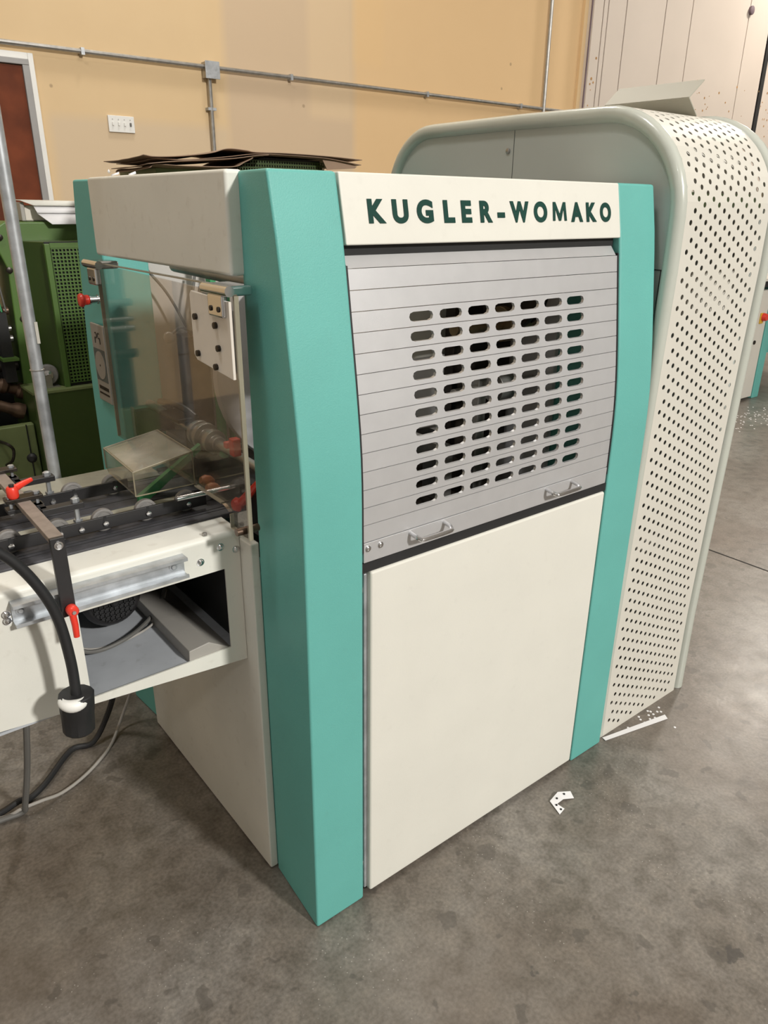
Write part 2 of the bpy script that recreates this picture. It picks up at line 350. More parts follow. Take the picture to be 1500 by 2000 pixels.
MB().box(2.315, 2.425, 4.925, 4.999, 2.50, 2.61).obj('box_body', 'steel', JB, bevel=.004); MB().box(2.31, 2.43, 4.918, 4.925, 2.495, 2.615).obj('cover', 'zinc', JB, bevel=.002)
SW = thing('switch_plate', (1.633, 4.99, 2.14), 'white four gang switch plate on the yellow wall right of the door', 'switch')
MB().box(1.535, 1.73, 4.985, 4.999, 2.085, 2.195).obj('plate', 'white', SW, bevel=.003)
for k in range(4):
    x = 1.567+k*.044
    MB().box(x-.006, x+.006, 4.975, 4.986, 2.128, 2.152).obj('toggle', 'greycable' if k == 3 else 'white', SW, bevel=.002)
    MB().cyl((x, 4.983, 2.17), (x, 4.986, 2.17), .004, 8).obj('screw', 'steel', SW)

# ================================================================ THE TEAL AND CREAM MACHINE
MC = thing('binding_machine', (.55, .58, 0), 'big teal and cream machine with a silver roller shutter front and dark lettering above it', 'machine')
PR = [(0, 0), (.95, 0), (1.05, .0005), (1.12, .002), (1.168, .005), (1.22, .010), (1.3, .020), (1.4, .034), (1.5, .048), (1.55, .056), (1.655, .0775)]
def yf(z):
    for (a, p), (c, q) in zip(PR, PR[1:]):
        if z <= c: return p+(q-p)*(z-a)/(c-a)
    return PR[-1][1]
ZS = [0, .5, .95, 1.05, 1.1, 1.15, 1.2, 1.25, 1.3, 1.35, 1.4, 1.45, 1.5, 1.55, 1.6, 1.655]
def post(xa, xb, front=True, outer='L'):
    mb = MB(); rings = []
    for z in ZS:
        y = yf(z) if front else 1.155-yf(z); yi = .21 if front else .966
        if outer == 'L': p = [(xa+.004, y), (xb, y), (xb, yi), (xa+.02, yi)]
        else: p = [(xa, y), (xb-.004, y), (xb-.012, yi), (xa, yi)]
        rings.append([(u, w, z) for u, w in p])
    mb.loft(rings); return mb
MBv = .006
post(0, .143).obj('corner_post', 'teal', MC, bevel=MBv, smooth=25)
post(.949, 1.1, True, 'R').obj('corner_post', 'teal', MC, bevel=MBv, smooth=25)
post(0, .143, False).obj('corner_post', 'teal', MC, bevel=MBv, smooth=25)
post(.949, 1.1, False, 'R').obj('corner_post', 'teal', MC, bevel=MBv, smooth=25)
# front header panel with lettering
mb = MB(); rings = []
for z in (1.534, 1.55, 1.6, 1.6545): rings.append([(.147, yf(z)+.001, z), (.953, yf(z)+.001, z), (.953, yf(z)+.03, z), (.147, yf(z)+.03, z)])
mb.loft(rings); HP = mb.obj('front_header_panel', 'cream', MC, bevel=.003)
def text_mesh(txt, size, m, name, parent, place, sx=1., off=0.):
    c = bpy.data.curves.new('t', 'FONT'); c.body = txt; c.size = size; c.extrude = .0002; c.offset = off; c.align_x = 'CENTER'; c.resolution_u = 6
    o = bpy.data.objects.new('t', c); COL.objects.link(o); dg = bpy.context.evaluated_depsgraph_get(); me = bpy.data.meshes.new_from_object(o.evaluated_get(dg)); bpy.data.objects.remove(o)
    xs_ = [v.co.x for v in me.vertices]; mid = (min(xs_)+max(xs_))/2; w = max(xs_)-min(xs_)
    V = [place((v.co.x-mid)*sx, v.co.y, v.co.z) for v in me.vertices]; F = [tuple(p.vertices) for p in me.polygons]; bpy.data.meshes.remove(me)
    return V, F, w*sx
tl = math.atan2(.0215, .105); lt = MB()
# letter, centre x, target width
LT = [('K',.222,.040), ('U',.2775,.038), ('G',.338,.041), ('L',.4,.029), ('E',.447,.028), ('R',.502,.035), ('-',.5455,.022), ('W',.602,.058), ('O',.668,.043), ('M',.731,.047), ('A',.7905,.042), ('K',.843,.037), ('O',.8955,.041)]
for ch, cx, wd in LT:
    V, F, w = text_mesh(ch, .0535, 'ink', '', None, lambda a, b_, c: (a, b_, c), off=.0027)
    k = wd/w
    lt = MB()
    def PL(a, b_, c):
        h = b_; z = 1.573+h*math.cos(tl); y = yf(z)-.0002-c; return (cx+a*k, y, z)
    if ch == 'M':
        h = .0390; a_ = wd/2; t = .0078; lt.prism([(-a_, 0), (-a_+.0025, h), (-a_+.0105, h), (0, .014), (a_-.0105, h), (a_-.0025, h), (a_, 0), (a_-t, 0), (a_-t-.0018, h*.66), (.0035, 0), (-.0035, 0), (-a_+t+.0018, h*.66), (-a_+t, 0)], 'y', 0, .0004)
        lt.v = [PL(p[0]/k, p[2], p[1]-.0002) for p in lt.v]
    else: lt.add([PL(*p) for p in V], F)
    lt.obj('letter', 'ink', HP, smooth=0)
# left header panel
mb = MB(); mb.box(-.008, .03, .200, .925, 1.478, 1.657); mb.obj('side_header_panel', 'cream_worn', MC, bevel=.007)
# top, back, bottom, inner walls
MB().box(.03, 1.09, .09, .30, 1.640, 1.652).obj('top_panel', 'cream', MC, bevel=.003)  # unseen; cut short at the rear to let lamp light into the interior
MB().box(.143, .949, 1.12, 1.135, .02, 1.56).obj('back_panel', 'cream', MC)
MB().box(1.075, 1.09, .21, .966, .02, 1.64).obj('right_side_panel', 'cream', MC)
MB().box(.93, .945, .2, .98, .4, 1.60).obj('inner_right_wall', 'innergrey', MC)
MB().box(.10, .93, 1.05, 1.06, .66, 1.60).obj('inner_back_wall', 'innertan', MC)
MB().box(.10, .93, .12, 1.05, .86, .875).obj('inner_deck', 'grease', MC)
# lower left side panel (proud of the posts)
mb = MB(); mb.prism([(.216, 0.004), (.962, 0.004), (.962, .923), (.216, .930)], 'x', .004, .026); mb.obj('side_door_panel', 'cream_worn', MC, bevel=.004)
MB().box(.026, .06, .21, .966, 0.004, .86).obj('side_frame', 'teal', MC)
# lower front door
FD = MB().box(.161, .941, -.002, .028, .012, .905).obj('front_door_panel', 'cream', MC, bevel=.006, seg=3)
MB().box(.143, .949, .03, .045, .02, .915).obj('front_jamb', 'cream', MC)
MB().box(.150, .159, .008, .03, .02, .90).obj('hinge_channel', 'zinc', MC, bevel=.003)
for z in (.86, .10): MB().lathe((.149, .03, z), (0, -1, 0), [(0, .007), (.016, .007), (.018, .005)], 10).obj('hinge_screw', 'steel', MC)
MB().box(.143, .949, .004, .04, .905, .926).obj('rubber_seal', 'rubber', MC)
# roller shutter
def yl(z): return yf(z)+.006
def npoint(x, s, off=0.): return (x, yl(s)+off, s)
RSO = MB().box(.1475, .945, .0045, .014, .9265, .9702).obj('roller_shutter', 'alu', MC, bevel=.001)
RSO['label'] = 'silver aluminium roller shutter with rows of oval vent slots'
for xa, xb in ((.143, .147), (.9455, .949)):
    rings = [[(xa, yl(z)-.002, z), (xb, yl(z)-.002, z), (xb, yl(z)+.03, z), (xa, yl(z)+.03, z)] for z in ZS if .95 <= z <= 1.5]
    MB().loft(rings).obj('guide_channel', 'rubber', RSO)
PIT = .03742; g_ = .0007
for i in range(14):
    zt = 1.495-i*PIT; zb = zt-PIT; mb = MB(); z0, z1 = zb+g_, zt-g_
    x0, x1 = .1475, .945; zc = (z0+z1)/2
    fn = lambda x, s: (x, yl(z0)+(yl(z1)-yl(z0))*(s-z0)/(z1-z0), s)
    fb = lambda x, s: (x, fn(x, s)[1]+.007, s)
    def flat(a, c):
        v = [fn(a, z0), fn(c, z0), fn(c, z1), fn(a, z1), fb(a, z0), fb(c, z0), fb(c, z1), fb(a, z1)]
        mb.add(v, [(0,1,2,3), (4,7,6,5), (0,4,5,1), (3,2,6,7), (0,3,7,4), (1,5,6,2)])
    if 2 <= i <= 12:
        L0 = .284-.0087; cw = .0787; flat(x0, L0); flat(L0+7*cw, x1)
        for k in range(7): cell(mb, L0+k*cw, L0+(k+1)*cw, z0, z1, L0+(k+.5)*cw, zc, radial_stadium(.0615, .0092), fn, fb, n=28)
        for k in range(7):
            a, c = L0+k*cw, L0+(k+1)*cw
            mb.add([fn(a, z0), fn(c, z0), fb(c, z0), fb(a, z0)], [(0,1,2,3)]); mb.add([fn(a, z1), fn(c, z1), fb(c, z1), fb(a, z1)], [(0,3,2,1)])
    else: flat(x0, x1)
    mb.obj('slat', 'alu', RSO, smooth=0)
mb = MB(); mb.prism([(.0485+.005, 1.4955), (.078, 1.526), (.084, 1.520), (.060, 1.4955)], 'x', .1475, .940); mb.obj('slat', 'alu', RSO, smooth=0)
MB().box(.147, .945, .07, .09, 1.50, 1.56).obj('roller_cover', 'gap', MC)
for cx in (.318, .752):
    z = .957; h = [(cx-.048, .006, z+.006), (cx-.048, -.014, z+.003), (cx-.044, -.024, z), (cx-.034, -.028, z-.001), (cx+.034, -.028, z-.001), (cx+.044, -.024, z), (cx+.048, -.014, z+.003), (cx+.048, .006, z+.006)]
    MB().tube(bez(h, 4), .0048, 10).obj('handle', 'chrome', RSO)
for x in (.158, .190): MB().lathe((x, .005, .957), (0, -1, 0), [(0, .0075), (.002, .0072), (.004, .005), (.0048, .001)], 12).obj('rivet', 'chrome', RSO)
# --- inside, seen through slots and the clear door
def inner(mb, name, m): return mb.obj(name, m, MC, bevel=.002)
inner(MB().box(.70, .92, .35, .385, .98, 1.43), 'dark_fill_block', 'grease'); inner(MB().box(.46, .80, .42, .47, 1.225, 1.52), 'grey_housing', 'cream')  # first is a dark block added to darken the view through the middle slots
inner(MB().box(.50, .66, .50, .66, 1.16, 1.26), 'gear_housing', 'grease')
mb = MB(); mb.cyl((.30, .72, 1.30), (.90, .72, 1.30), .05, 24); inner(mb, 'main_roller', 'brass')
mb = MB(); mb.cyl((.78, .27, 1.32), (.86, .27, 1.32), .045, 24); mb.cyl((.62, .27, 1.32), (.92, .27, 1.32), .016, 12); inner(mb, 'punch_roller', 'brass')
mb = MB(); mb.cyl((.76, .26, 1.16), (.84, .26, 1.16), .04, 24); mb.cyl((.62, .26, 1.16), (.92, .26, 1.16), .014, 12); inner(mb, 'feed_roller', 'steel')
mb = MB(); mb.lathe((.80, .27, 1.40), (1, 0, 0), [(0, .10), (.02, .10), (.022, .06), (.05, .055), (.052, .09), (.06, .09)], 32); inner(mb, 'drive_pulley', 'grease')
for k in range(5): inner(MB().box(.42+.085*k, .45+.085*k, .25+.02*(k % 2), .50, .875, .96+.035*(k % 3)), 'bracket', 'grease' if k % 2 else 'steel')
inner(MB().box(.30, .92, .50, .53, .96, 1.00), 'cross_bar', 'steel')
inner(MB().box(.70, .73, .25, .28, .88, 1.2), 'upright', 'steel')
# seen through the left door
inner(MB().box(.235, .30, .97, 1.05, .875, 1.245), 'cable_duct', 'rust')
for x in (.300, .340): inner(MB().box(x, x+.018, .93, .96, .875, 1.47), 'green_upright', 'strap')
inner(MB().tube([(.10, .70, 1.462), (.10, .30, 1.455)], .014, 12), 'round_bar', 'steel')
for pts in ([(.15, 1.0, 1.43), (.20, .99, 1.36), (.255, .98, 1.24)], [(.285, .99, 1.42), (.265, .98, 1.34), (.268, .98, 1.24)], [(.295, .99, 1.38), (.275, .98, 1.30), (.262, .98, 1.24)], [(.262, .98, 1.25), (.215, .96, 1.275), (.18, .95, 1.26)]):
    MB().tube(bez(pts, 6), .004, 8).obj('wire', 'greycable', MC)
inner(MB().lathe((.175, .96, 1.252), (-.3, -.9, 0), [(0, .016), (.02, .016), (.022, .008)], 14), 'round_socket', 'steel')
inner(MB().lathe((.40, .60, 1.20), (0, 1, 0), [(0, .26), (.012, .265), (.02, .26), (.022, .235), (.012, .232), (.012, .02), (.04, .02)], 48), 'large_disc', 'innergrey')
mb = MB(); mb.cyl((.10, .24, 1.045), (.10, 1.04, 1.075), .011, 16); inner(mb, 'feed_shaft', 'steel')
mb = MB(); mb.lathe((.10, .66, 1.061), (0, -1, -.03), [(0, .024), (.012, .024), (.013, .033), (.028, .033), (.03, .026), (.045, .026), (.047, .035), (.062, .035), (.064, .022), (.09, .022), (.091, .030), (.11, .030), (.112, .018), (.13, .018)], 24); inner(mb, 'shaft_collar', 'steel')
inner(MB().box(.05, .16, .94, 1.02, .99, 1.06), 'bearing_block', 'black'); inner(MB().box(.045, .05, .95, 1.03, .98, 1.07), 'block_plate', 'steel')
for z in (1.045, 1.0): MB().lathe((.045, 1.02, z), (-1, 0, 0), [(0, .007), (.006, .007), (.007, .004)], 10).obj('bolt', 'chrome', MC)
mb = MB(); mb.tube(bez([(.09, .86, 1.10), (.10, .80, 1.105), (.11, .74, 1.10), (.12, .70, 1.085)], 4), .009, 10); inner(mb, 'clamp_lever', 'black')
inner(MB().box(.07, .13, .70, .82, 1.075, 1.085), 'clamp_bar', 'grease')
inner(MB().box(.06, .12, .26, .36, .93, 1.03), 'bearing_block', 'black')
mb = MB(); mb.box(.042, .062, .34, .362, 1.085, 1.125); mb.box(.035, .05, .36, .375, 1.10, 1.115); mb.obj('red_clip', 'red', MC, bevel=.003)
mb = MB(); mb.tube([(.05, .245, 1.055), (.035, .30, .995)], .010, 10, rr=[.007, .011]); mb.lathe((.03, .315, .985), (-1, 0, 0), [(-.01, .012), (0, .017), (.01, .012)], 14); mb.obj('red_lever', 'red', MC)
for y, z in ((.47, .99), (.44, .98)): mb = MB(); mb.lathe((.05, y, z), (-1, 0, .3), [(0, .006), (.01, .013), (.025, .014), (.035, .008)], 12); mb.obj('orange_knob', 'orange', MC)
for k, (z, dz) in enumerate(((1.0, .07), (.975, .07))):
    mb = MB(); mb.prism([(-.115+.03*k, .955), (-.10+.03*k, .955), (.03+.03*k, 1.045), (.03+.03*k, 1.06), (-.115+.03*k, .972)], 'y', .52+.03*k, .535+.03*k); mb.obj('green_strap', 'strap', MC)
# clear side door
AD = MB(); x0, x1 = -.034, -.026
AD.prism([(.150, .978), (.222, .978), (.227, 1.012), (.250, 1.020), (.390, 1.024), (.86, 1.024), (.86, 1.462), (.145, 1.450)], 'x', x0, x1)
ADO = AD.obj('clear_door', 'acrylic', MC); ADO['label'] = 'smoky clear acrylic side door'
ed = MB(); ed.box(x0-.0004, x1+.0004, .1425, .148, .976, 1.45); ed.box(x0-.0003, x1+.0003, .148, .86, 1.4625, 1.465); ed.box(x0-.0003, x1+.0003, .858, .861, 1.024, 1.462)
ed.box(x0-.0003, x1+.0003, .26, .39, 1.0195, 1.0225); ed.box(x0-.0003, x1+.0003, .222, .2245, .978, 1.008); ed.box(x0-.0003, x1+.0003, .148, .222, .9755, .979); ed.obj('clear_door_edge', 'acryledge', ADO)
WP = MB(); WP.prism([(.150, 1.300), (.300, 1.315), (.312, 1.325), (.312, 1.440), (.305, 1.447), (.150, 1.440)], 'x', -.042, -.036); WPO = WP.obj('white_bolt_plate', 'whiteplate', MC, bevel=.0015)
for y, z in ((.288, 1.400), (.205, 1.393), (.288, 1.330), (.198, 1.352), (.214, 1.315)):
    MB().lathe((-.042, y, z), (-1, 0, 0), [(0, .0062), (.006, .0062), (.0065, .003)], 8).obj('bolt', 'grease', WPO)
for (y, z, w) in ((.855, 1.458, 1), (.190, 1.455, -1)):
    mb = MB(); mb.box(-.052, .006, y-.045, y+.045, z-.006, z+.012); mb.box(-.050, -.036, y-.03, y+.03, z-.045, z-.004)
    H = mb.obj('door_hinge', 'chrome', MC, bevel=.005, seg=3)
    mb = MB(); mb.cyl((-.046, y-.055, z+.004), (-.046, y+.045, z+.004), .0095, 14); mb.obj('hinge_pin', 'chrome', H)
    for dy in (-.015, .015): MB().lathe((-.050, y+dy, z-.03), (-1, 0, 0), [(0, .005), (.002, .005), (.0025, .003)], 10).obj('screw', 'grease', H)
mb = MB(); mb.cyl((-.05, .168, .99), (0.0, .168, .99), .008, 12); mb.obj('door_stop', 'rust', MC)
# clear belt guard box fixed to the door
GB = MB(); A = (-.163, .40, 1.076); B_ = (-.028, .40, 1.098); C_ = (-.155, .60, 1.078); D_ = (-.028, .59, 1.102)
def slab(mb, pts, th):
    p = [Vector(q) for q in pts]; n = (p[1]-p[0]).cross(p[2]-p[0]).normalized()*th; mb.add([q for q in p]+[q+n for q in p], [tuple(range(len(p))), tuple(reversed(range(len(p), 2*len(p))))]+[(i, (i+1) % len(p), (i+1) % len(p)+len(p), i+len(p)) for i in range(len(p))])
slab(GB, [A, B_, D_, C_], -.004); GBO = GB.obj('guard_box', 'acryltop', MC, smooth=0); GBO['label'] = 'dusty clear acrylic guard box'
GB = MB(); slab(GB, [(-.163, .40, 1.022), (-.028, .40, 1.022), B_, A], .004); slab(GB, [(-.155, .60, 1.03), (-.163, .56, 1.03), (-.163, .405, 1.022), A, C_], .004); GB.obj('guard_side', 'acrylbox', GBO, smooth=0)
ed = MB()
for a, c in ((A, B_), (A, C_), (C_, D_), (A, (-.163, .40, 1.022)), ((-.163, .40, 1.022), (-.028, .40, 1.022)), (B_, (-.028, .40, 1.022)), (B_, D_), (C_, (-.155, .60, 1.03))): ed.tube([a, c], .0016, 6)
ed.obj('guard_edge', 'acryledge', GBO)
# chromed rod
mb = MB(); mb.cyl((-.094, .35, 1.016), (.03, .35, 1.014), .0058, 16); mb.obj('feeler_rod', 'chrome', MC)
# emergency stop and label plate on the far left post
ES = MB().lathe((.008, 1.0, 1.362), (-1, 0, 0), [(0, .012), (.004, .012), (.004, .010), (.022, .010), (.022, .0125), (.026, .0125)], 20).obj('emergency_stop', 'chrome', MC)
MB().lathe((-.018, 1.0, 1.362), (-1, 0, 0), [(0, .010), (.003, .013), (.012, .013), (.016, .017), (.020, .018), (.025, .016), (.028, .006)], 24).obj('red_button', 'red', ES)
LP = MB().box(.002, .010, .985, 1.088, 1.075, 1.293).obj('label_plate', 'label', MC, bevel=.003)
MB().box(.0012, .002, .993, 1.080, 1.135, 1.225).obj('slate_square', 'labeldark', LP)
MB().lathe((.0012, 1.037, 1.18), (-1, 0, 0), [(0, .039), (.001, .039)], 32).obj('round_emblem', 'label', LP); MB().lathe((.0002, 1.037, 1.18), (-1, 0, 0), [(0, .003), (.001, .003)], 10).obj('centre_dot', 'grease', LP)
em = MB()
for dy, sgn in ((.011, 1), (-.011, -1)):
    pth = [(.0014, 1.037+dy+.007*math.cos(a)*sgn, 1.262+.008*math.sin(a)) for a in [math.radians(t) for t in range(40, 330, 20)]]
    em.tube(pth, .0011, 6); em.tube([(.0014, 1.037+dy-.006*sgn, 1.256), (.0014, 1.037+dy+.008*sgn, 1.256), (.0014, 1.037+dy+.008*sgn, 1.240)], .0011, 6)
em.obj('emblem_strokes', 'grease', LP)
tx = MB()
for k in range(8): tx.box(.0008, .002, .998+k*.0095, 1.004+k*.0095, 1.110, 1.120)
for k in range(12): tx.box(.0008, .002, .997+k*.0066, 1.001+k*.0066, 1.096, 1.101)
tx.obj('small_print', 'grease', LP, smooth=0)

# ================================================================ PERFORATED HOOD
HD = thing('perforated_hood', (1.34, .58, 0), 'tall rounded grey cream hood with a perforated front, right of the teal machine', 'machine cover')
def hprof(off=0.):
    pts = [(.014, 0), (.016, .3), (.010, .7), (.002, 1.2), (-.003, 1.45), (-.002, 1.58)]
    for k in range(1, 13):
        a = math.pi-k*math.pi/24*1.0; pts.append((.258+.26*math.cos(a), 1.582+.26*math.sin(a)))
    pts += [(.55, 1.845), (.93, 1.843)]
    for k in range(1, 13):
        a = math.pi/2-k*math.pi/24; pts.append((.935+.215*math.cos(a), 1.628+.215*math.sin(a)))
    pts += [(1.155, 1.2), (1.165, 0)]
    if off:
        q = []
        for i, p in enumerate(pts):
            a = Vector(pts[max(0, i-1)]); c = Vector(pts[min(len(pts)-1, i+1)]); t = (c-a).normalized(); n = Vector((t.y, -t.x)); q.append((p[0]+n.x*off, p[1]+n.y*off))
        pts = q
    return pts
HPR = hprof(); cum = [0]
for a, c in zip(HPR, HPR[1:]): cum.append(cum[-1]+math.dist(a, c))
def hs(s, off=0.):
    s = max(0, min(s, cum[-1]-1e-6))
    for i in range(len(cum)-1):
        if s <= cum[i+1]:
            t = (s-cum[i])/(cum[i+1]-cum[i]); a, c = HPR[i], HPR[i+1]; d = Vector((c[0]-a[0], c[1]-a[1])).normalized()
            return (a[0]+(c[0]-a[0])*t+d.y*off, a[1]+(c[1]-a[1])*t-d.x*off)
XA, XB = 1.126, 1.543; K = .01378
mb = MB(); fn = lambda x, s: (x, *hs(s)); fb = lambda x, s: (x, *hs(s, .0016))
def strip(xa, xb, s0, s1):
    mb.add([fn(xa, s0), fn(xb, s0), fn(xb, s1), fn(xa, s1)], [(0,1,2,3)]); mb.add([fb(xa, s0), fb(xb, s0), fb(xb, s1), fb(xa, s1)], [(0,3,2,1)])
S0 = .025; NR = 158
s_b = S0-K/2
strip(XA, XB, 0, s_b)
for r in range(NR):
    s0 = s_b+r*K; s1 = s0+K; sc = (s0+s1)/2; off = (1.1535-XA+(-2*(r-2))*K) % (5*K)
    hx = [XA+off+k*5*K for k in range(-1, 8)]; hx = [h for h in hx if 1.150 <= h <= 1.513]
    last = XA
    for h in hx:
        a, c = h-.0098, h+.0098
        if a > last+1e-5: strip(last, a, s0, s1)
        cell(mb, a, c, s0, s1, h, sc, radial_circle(.0067), fn, fb, n=12); last = c
    strip(last, XB, s0, s1)
se = s_b+NR*K; n = 40
for k in range(n): strip(XA, XB, se+(cum[-1]-se)*k/n, se+(cum[-1]-se)*(k+1)/n)
mb.obj('perforated_sheet', 'hood', HD, smooth=30)
# left side plates (at x 1.122) in two panels with a seam
inn = hprof(.022)
def side(xa, xb, name, ylo, yhi, m='hoodgrey'):
    ins = [(max(ylo, min(yhi, u)), w) for u, w in inn]
    t = []
    for q in ins:
        if not t or q != t[-1]: t.append(q)
    mb = MB(); mb.prism(t, 'x', xa, xb); return mb.obj(name, m, HD)
side(1.121, 1.127, 'side_plate', -.1, .5745); side(1.121, 1.127, 'side_plate', .5775, 1.3)
MB().box(1.125, 1.1262, .56, .59, 0, 1.8).obj('seam_strip', 'gap', HD)
sm = MB(); sm.box(1.1192, 1.1208, .025, .60, 1.4535, 1.4555); sm.box(1.1192, 1.1208, .040, .0415, .4, 1.4535); sm.obj('panel_seam', 'gap', HD)
MB().lathe((1.121, .597, 1.752), (-1, 0, 0), [(0, .008), (.003, .008), (.005, .005)], 12).obj('key_lock', 'steel', HD)
MB().box(1.561, 1.565, .03, 1.14, 0, 1.6).obj('side_plate', 'hoodgrey', HD)
for cx, r, nm in ((1.123, .0205, 'edge_tube'), (1.577, .0235, 'edge_tube')):
    o_ = hprof(r-.001 if cx < 1.3 else r-.008); pth = [(cx, u, max(w, .001)) for u, w in o_]
    # densify so the tube is round
    MB().tube(pth, r, 16).obj(nm, 'rim', HD, smooth=60)
MB().box(1.5435, 1.560, .022, .05, 0, 1.6).obj('flange', 'hoodgrey', HD)
# things behind the perforations
MB().box(1.16, 1.54, .06, .075, .0, .055).obj('kick_bar', 'hood', HD)
MB().box(1.15, 1.54, .16, .19, .50, .57).obj('inner_rail', 'hood', HD)
MB().box(1.15, 1.54, .055, .06, 1.33, 1.44).obj('inner_rail', 'hood', HD)
MB().box(1.15, 1.54, .45, .47, .78, 1.62).obj('inner_panel', 'hoodgrey', HD)
MB().box(1.30, 1.345, .30, .33, .80, 1.35).obj('inner_teal_post', 'teal', HD)
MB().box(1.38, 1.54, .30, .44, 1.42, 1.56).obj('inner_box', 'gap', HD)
MB().box(1.15, 1.54, .44, .46, 0, .77).obj('inner_panel', 'gap', HD)  # black sheet standing in for the darkness low inside the hood
mb = MB()
for k in range(7):
    a = math.pi*(.92-.07*k); mb_a = (.258+.225*math.cos(a), 1.582+.225*math.sin(a)); 
    if k: mb.add([(1.22, *prev), (1.54, *prev), (1.54, *mb_a), (1.22, *mb_a)], [(0,1,2,3)])
    prev = mb_a
mb.obj('inner_curved_sheet', 'hood', HD, solid=.002)
# bent sheet standing on the hood
M['flap'] = mat('flap_grey_paint', (.40,.385,.32), .5, var=.02)
FLP = thing('bent_metal_sheet', (1.5, .4, 1.843), 'folded grey metal sheet standing open on top of the rounded hood', 'metal sheet')
mb = MB(); mb.add([(1.47, .25, 1.889), (1.47, .535, 1.891), (1.535, .535, 1.941), (1.535, .25, 1.938)], [(0,1,2,3)]); mb.obj('upper_leaf', 'flap', FLP, solid=.003, smooth=0)
mb = MB(); mb.add([(1.47, .25, 1.889), (1.47, .535, 1.891), (1.526, .535, 1.8500), (1.522, .25, 1.8460)], [(0,1,2,3)]); mb.obj('lower_leaf', 'flap', FLP, solid=.003, smooth=0)
mb = MB()
for z in (1.879, 1.869): mb.lathe((1.4835+(1.889-z), .30, z), (-1, 0, -.8), [(0, .004), (.004, .004)], 8)
mb.obj('screw', 'steel', FLP)
def crumple(name, c, r, n, label, cat, group=None, m='paper'):
    mb = MB()
    for k in range(n):
        x, y, z = c[0]+random.uniform(-r, r), c[1]+random.uniform(-r, r), c[2]+random.uniform(0, .006); a = random.uniform(0, 6.28); l = random.uniform(.008, .02); w = .004
        dx, dy = math.cos(a)*l, math.sin(a)*l
        mb.add([(x, y, z), (x+dx, y+dy, z+.004), (x+dx-dy*.3, y+dy+dx*.3, z+.009), (x-dy*.3, y+dx*.3, z+.003)], [(0,1,2,3)])
    return tag(mb.obj(name, m, solid=.0006), label, cat, group)
crumple('paper_scrap', (1.52, .36, 1.845), .03, 7, 'crumpled white paper scraps lying on the rounded hood below the bent sheet', 'paper scrap')
crumple('paper_scrap', (.012, .80, 1.657), .008, 2, 'tiny white scrap on the top left edge of the teal machine, nearer the back post', 'paper scrap')
crumple('paper_scrap', (.012, .70, 1.657), .004, 1, 'tiny white scrap on the top left edge of the teal machine, nearer the brown paper', 'paper scrap')

# ================================================================ INFEED CONVEYOR
CV = thing('infeed_conveyor', (-.7, .52, 0), 'cream infeed conveyor with black belts entering the left side of the teal machine', 'conveyor')
YS = .265; XL = -1.62; XR = .003
# side plate with opening: built as a frame of prisms
mb = MB(); y0, y1 = YS, YS+.004
def zb(x): return .622+(.003-x)*.085 if x > -.52 else .6665
OX0, OX1, OZ0, OZ1 = -.349, -.035, .667, .866
def px(pts): mb.prism(pts, 'y', y0, y1)
px([(XL, .6665), (-.52, .6665), (OX0, zb(OX0)), (OX0, .938), (XL, .938)])
px([(OX0, zb(OX0)), (OX1, zb(OX1)), (OX1, OZ0), (OX0, OZ0)]); px([(OX0, OZ1), (OX1, OZ1), (OX1, .938), (OX0, .938)]); px([(OX1, zb(OX1)), (XR, zb(XR)), (XR, .938), (OX1, .938)])
mb.obj('side_plate', 'cream_worn', CV)
# top cover strip with rounded fold
mb = MB(); pr = []
for k in range(7):
    a = math.radians(180-90*k/6); pr.append((YS+.012+.012*math.cos(a), .938+.012*math.sin(a)))
pr += [(.36, .9525), (.36, .949), (YS+.012, .946), (YS+.004, .938)]
mb.prism(pr, 'x', XL, XR); mb.obj('top_cover', 'cream_worn', CV, smooth=50)
MB().box(XL, .06, .345, .49, .944, .957).obj('conveyor_belt', 'belt', CV, bevel=.003); MB().box(XL, .06, .525, .705, .944, .957).obj('conveyor_belt', 'belt', CV, bevel=.003)
M['dusty'] = mat('dusty_cream_rail', (.34,.325,.26), .55, var=.12, scale=18, dirt=.35)
for y in (.372, .386, .44, .56, .635, .66): MB().box(XL, .05, y, y+.0015, .956, .9578).obj('belt_groove', 'gap', CV)
MB().box(XL, .02, .49, .525, .944, .9535).obj('centre_strip', 'dusty', CV); MB().box(XL, .01, .712, .815, .90, .955).obj('rear_rail', 'dusty', CV, bevel=.004)
MB().box(XL, XR, .77, .774, .66, .90).obj('rear_plate', 'tray', CV); MB().box(XL, XR, YS+.004, .77, .655, .661).obj('bottom_tray', 'tray', CV)
MB().box(XL, XR, YS+.004, .705, .93, .944).obj('belt_bed', 'gap', CV)
# channel across the tray
mb = MB(); mb.prism([(-.135, .661), (-.133, .690), (-.085, .696), (-.030, .661)], 'y', YS+.005, .765); mb.obj('tray_channel', 'channel', CV, bevel=.002)
MB().box(-.008, .002, YS+.005, .76, .66, .93).obj('end_wall', 'gap', CV); MB().box(-.375, -.365, YS+.005, .76, .66, .90).obj('inner_divider', 'tray', CV)
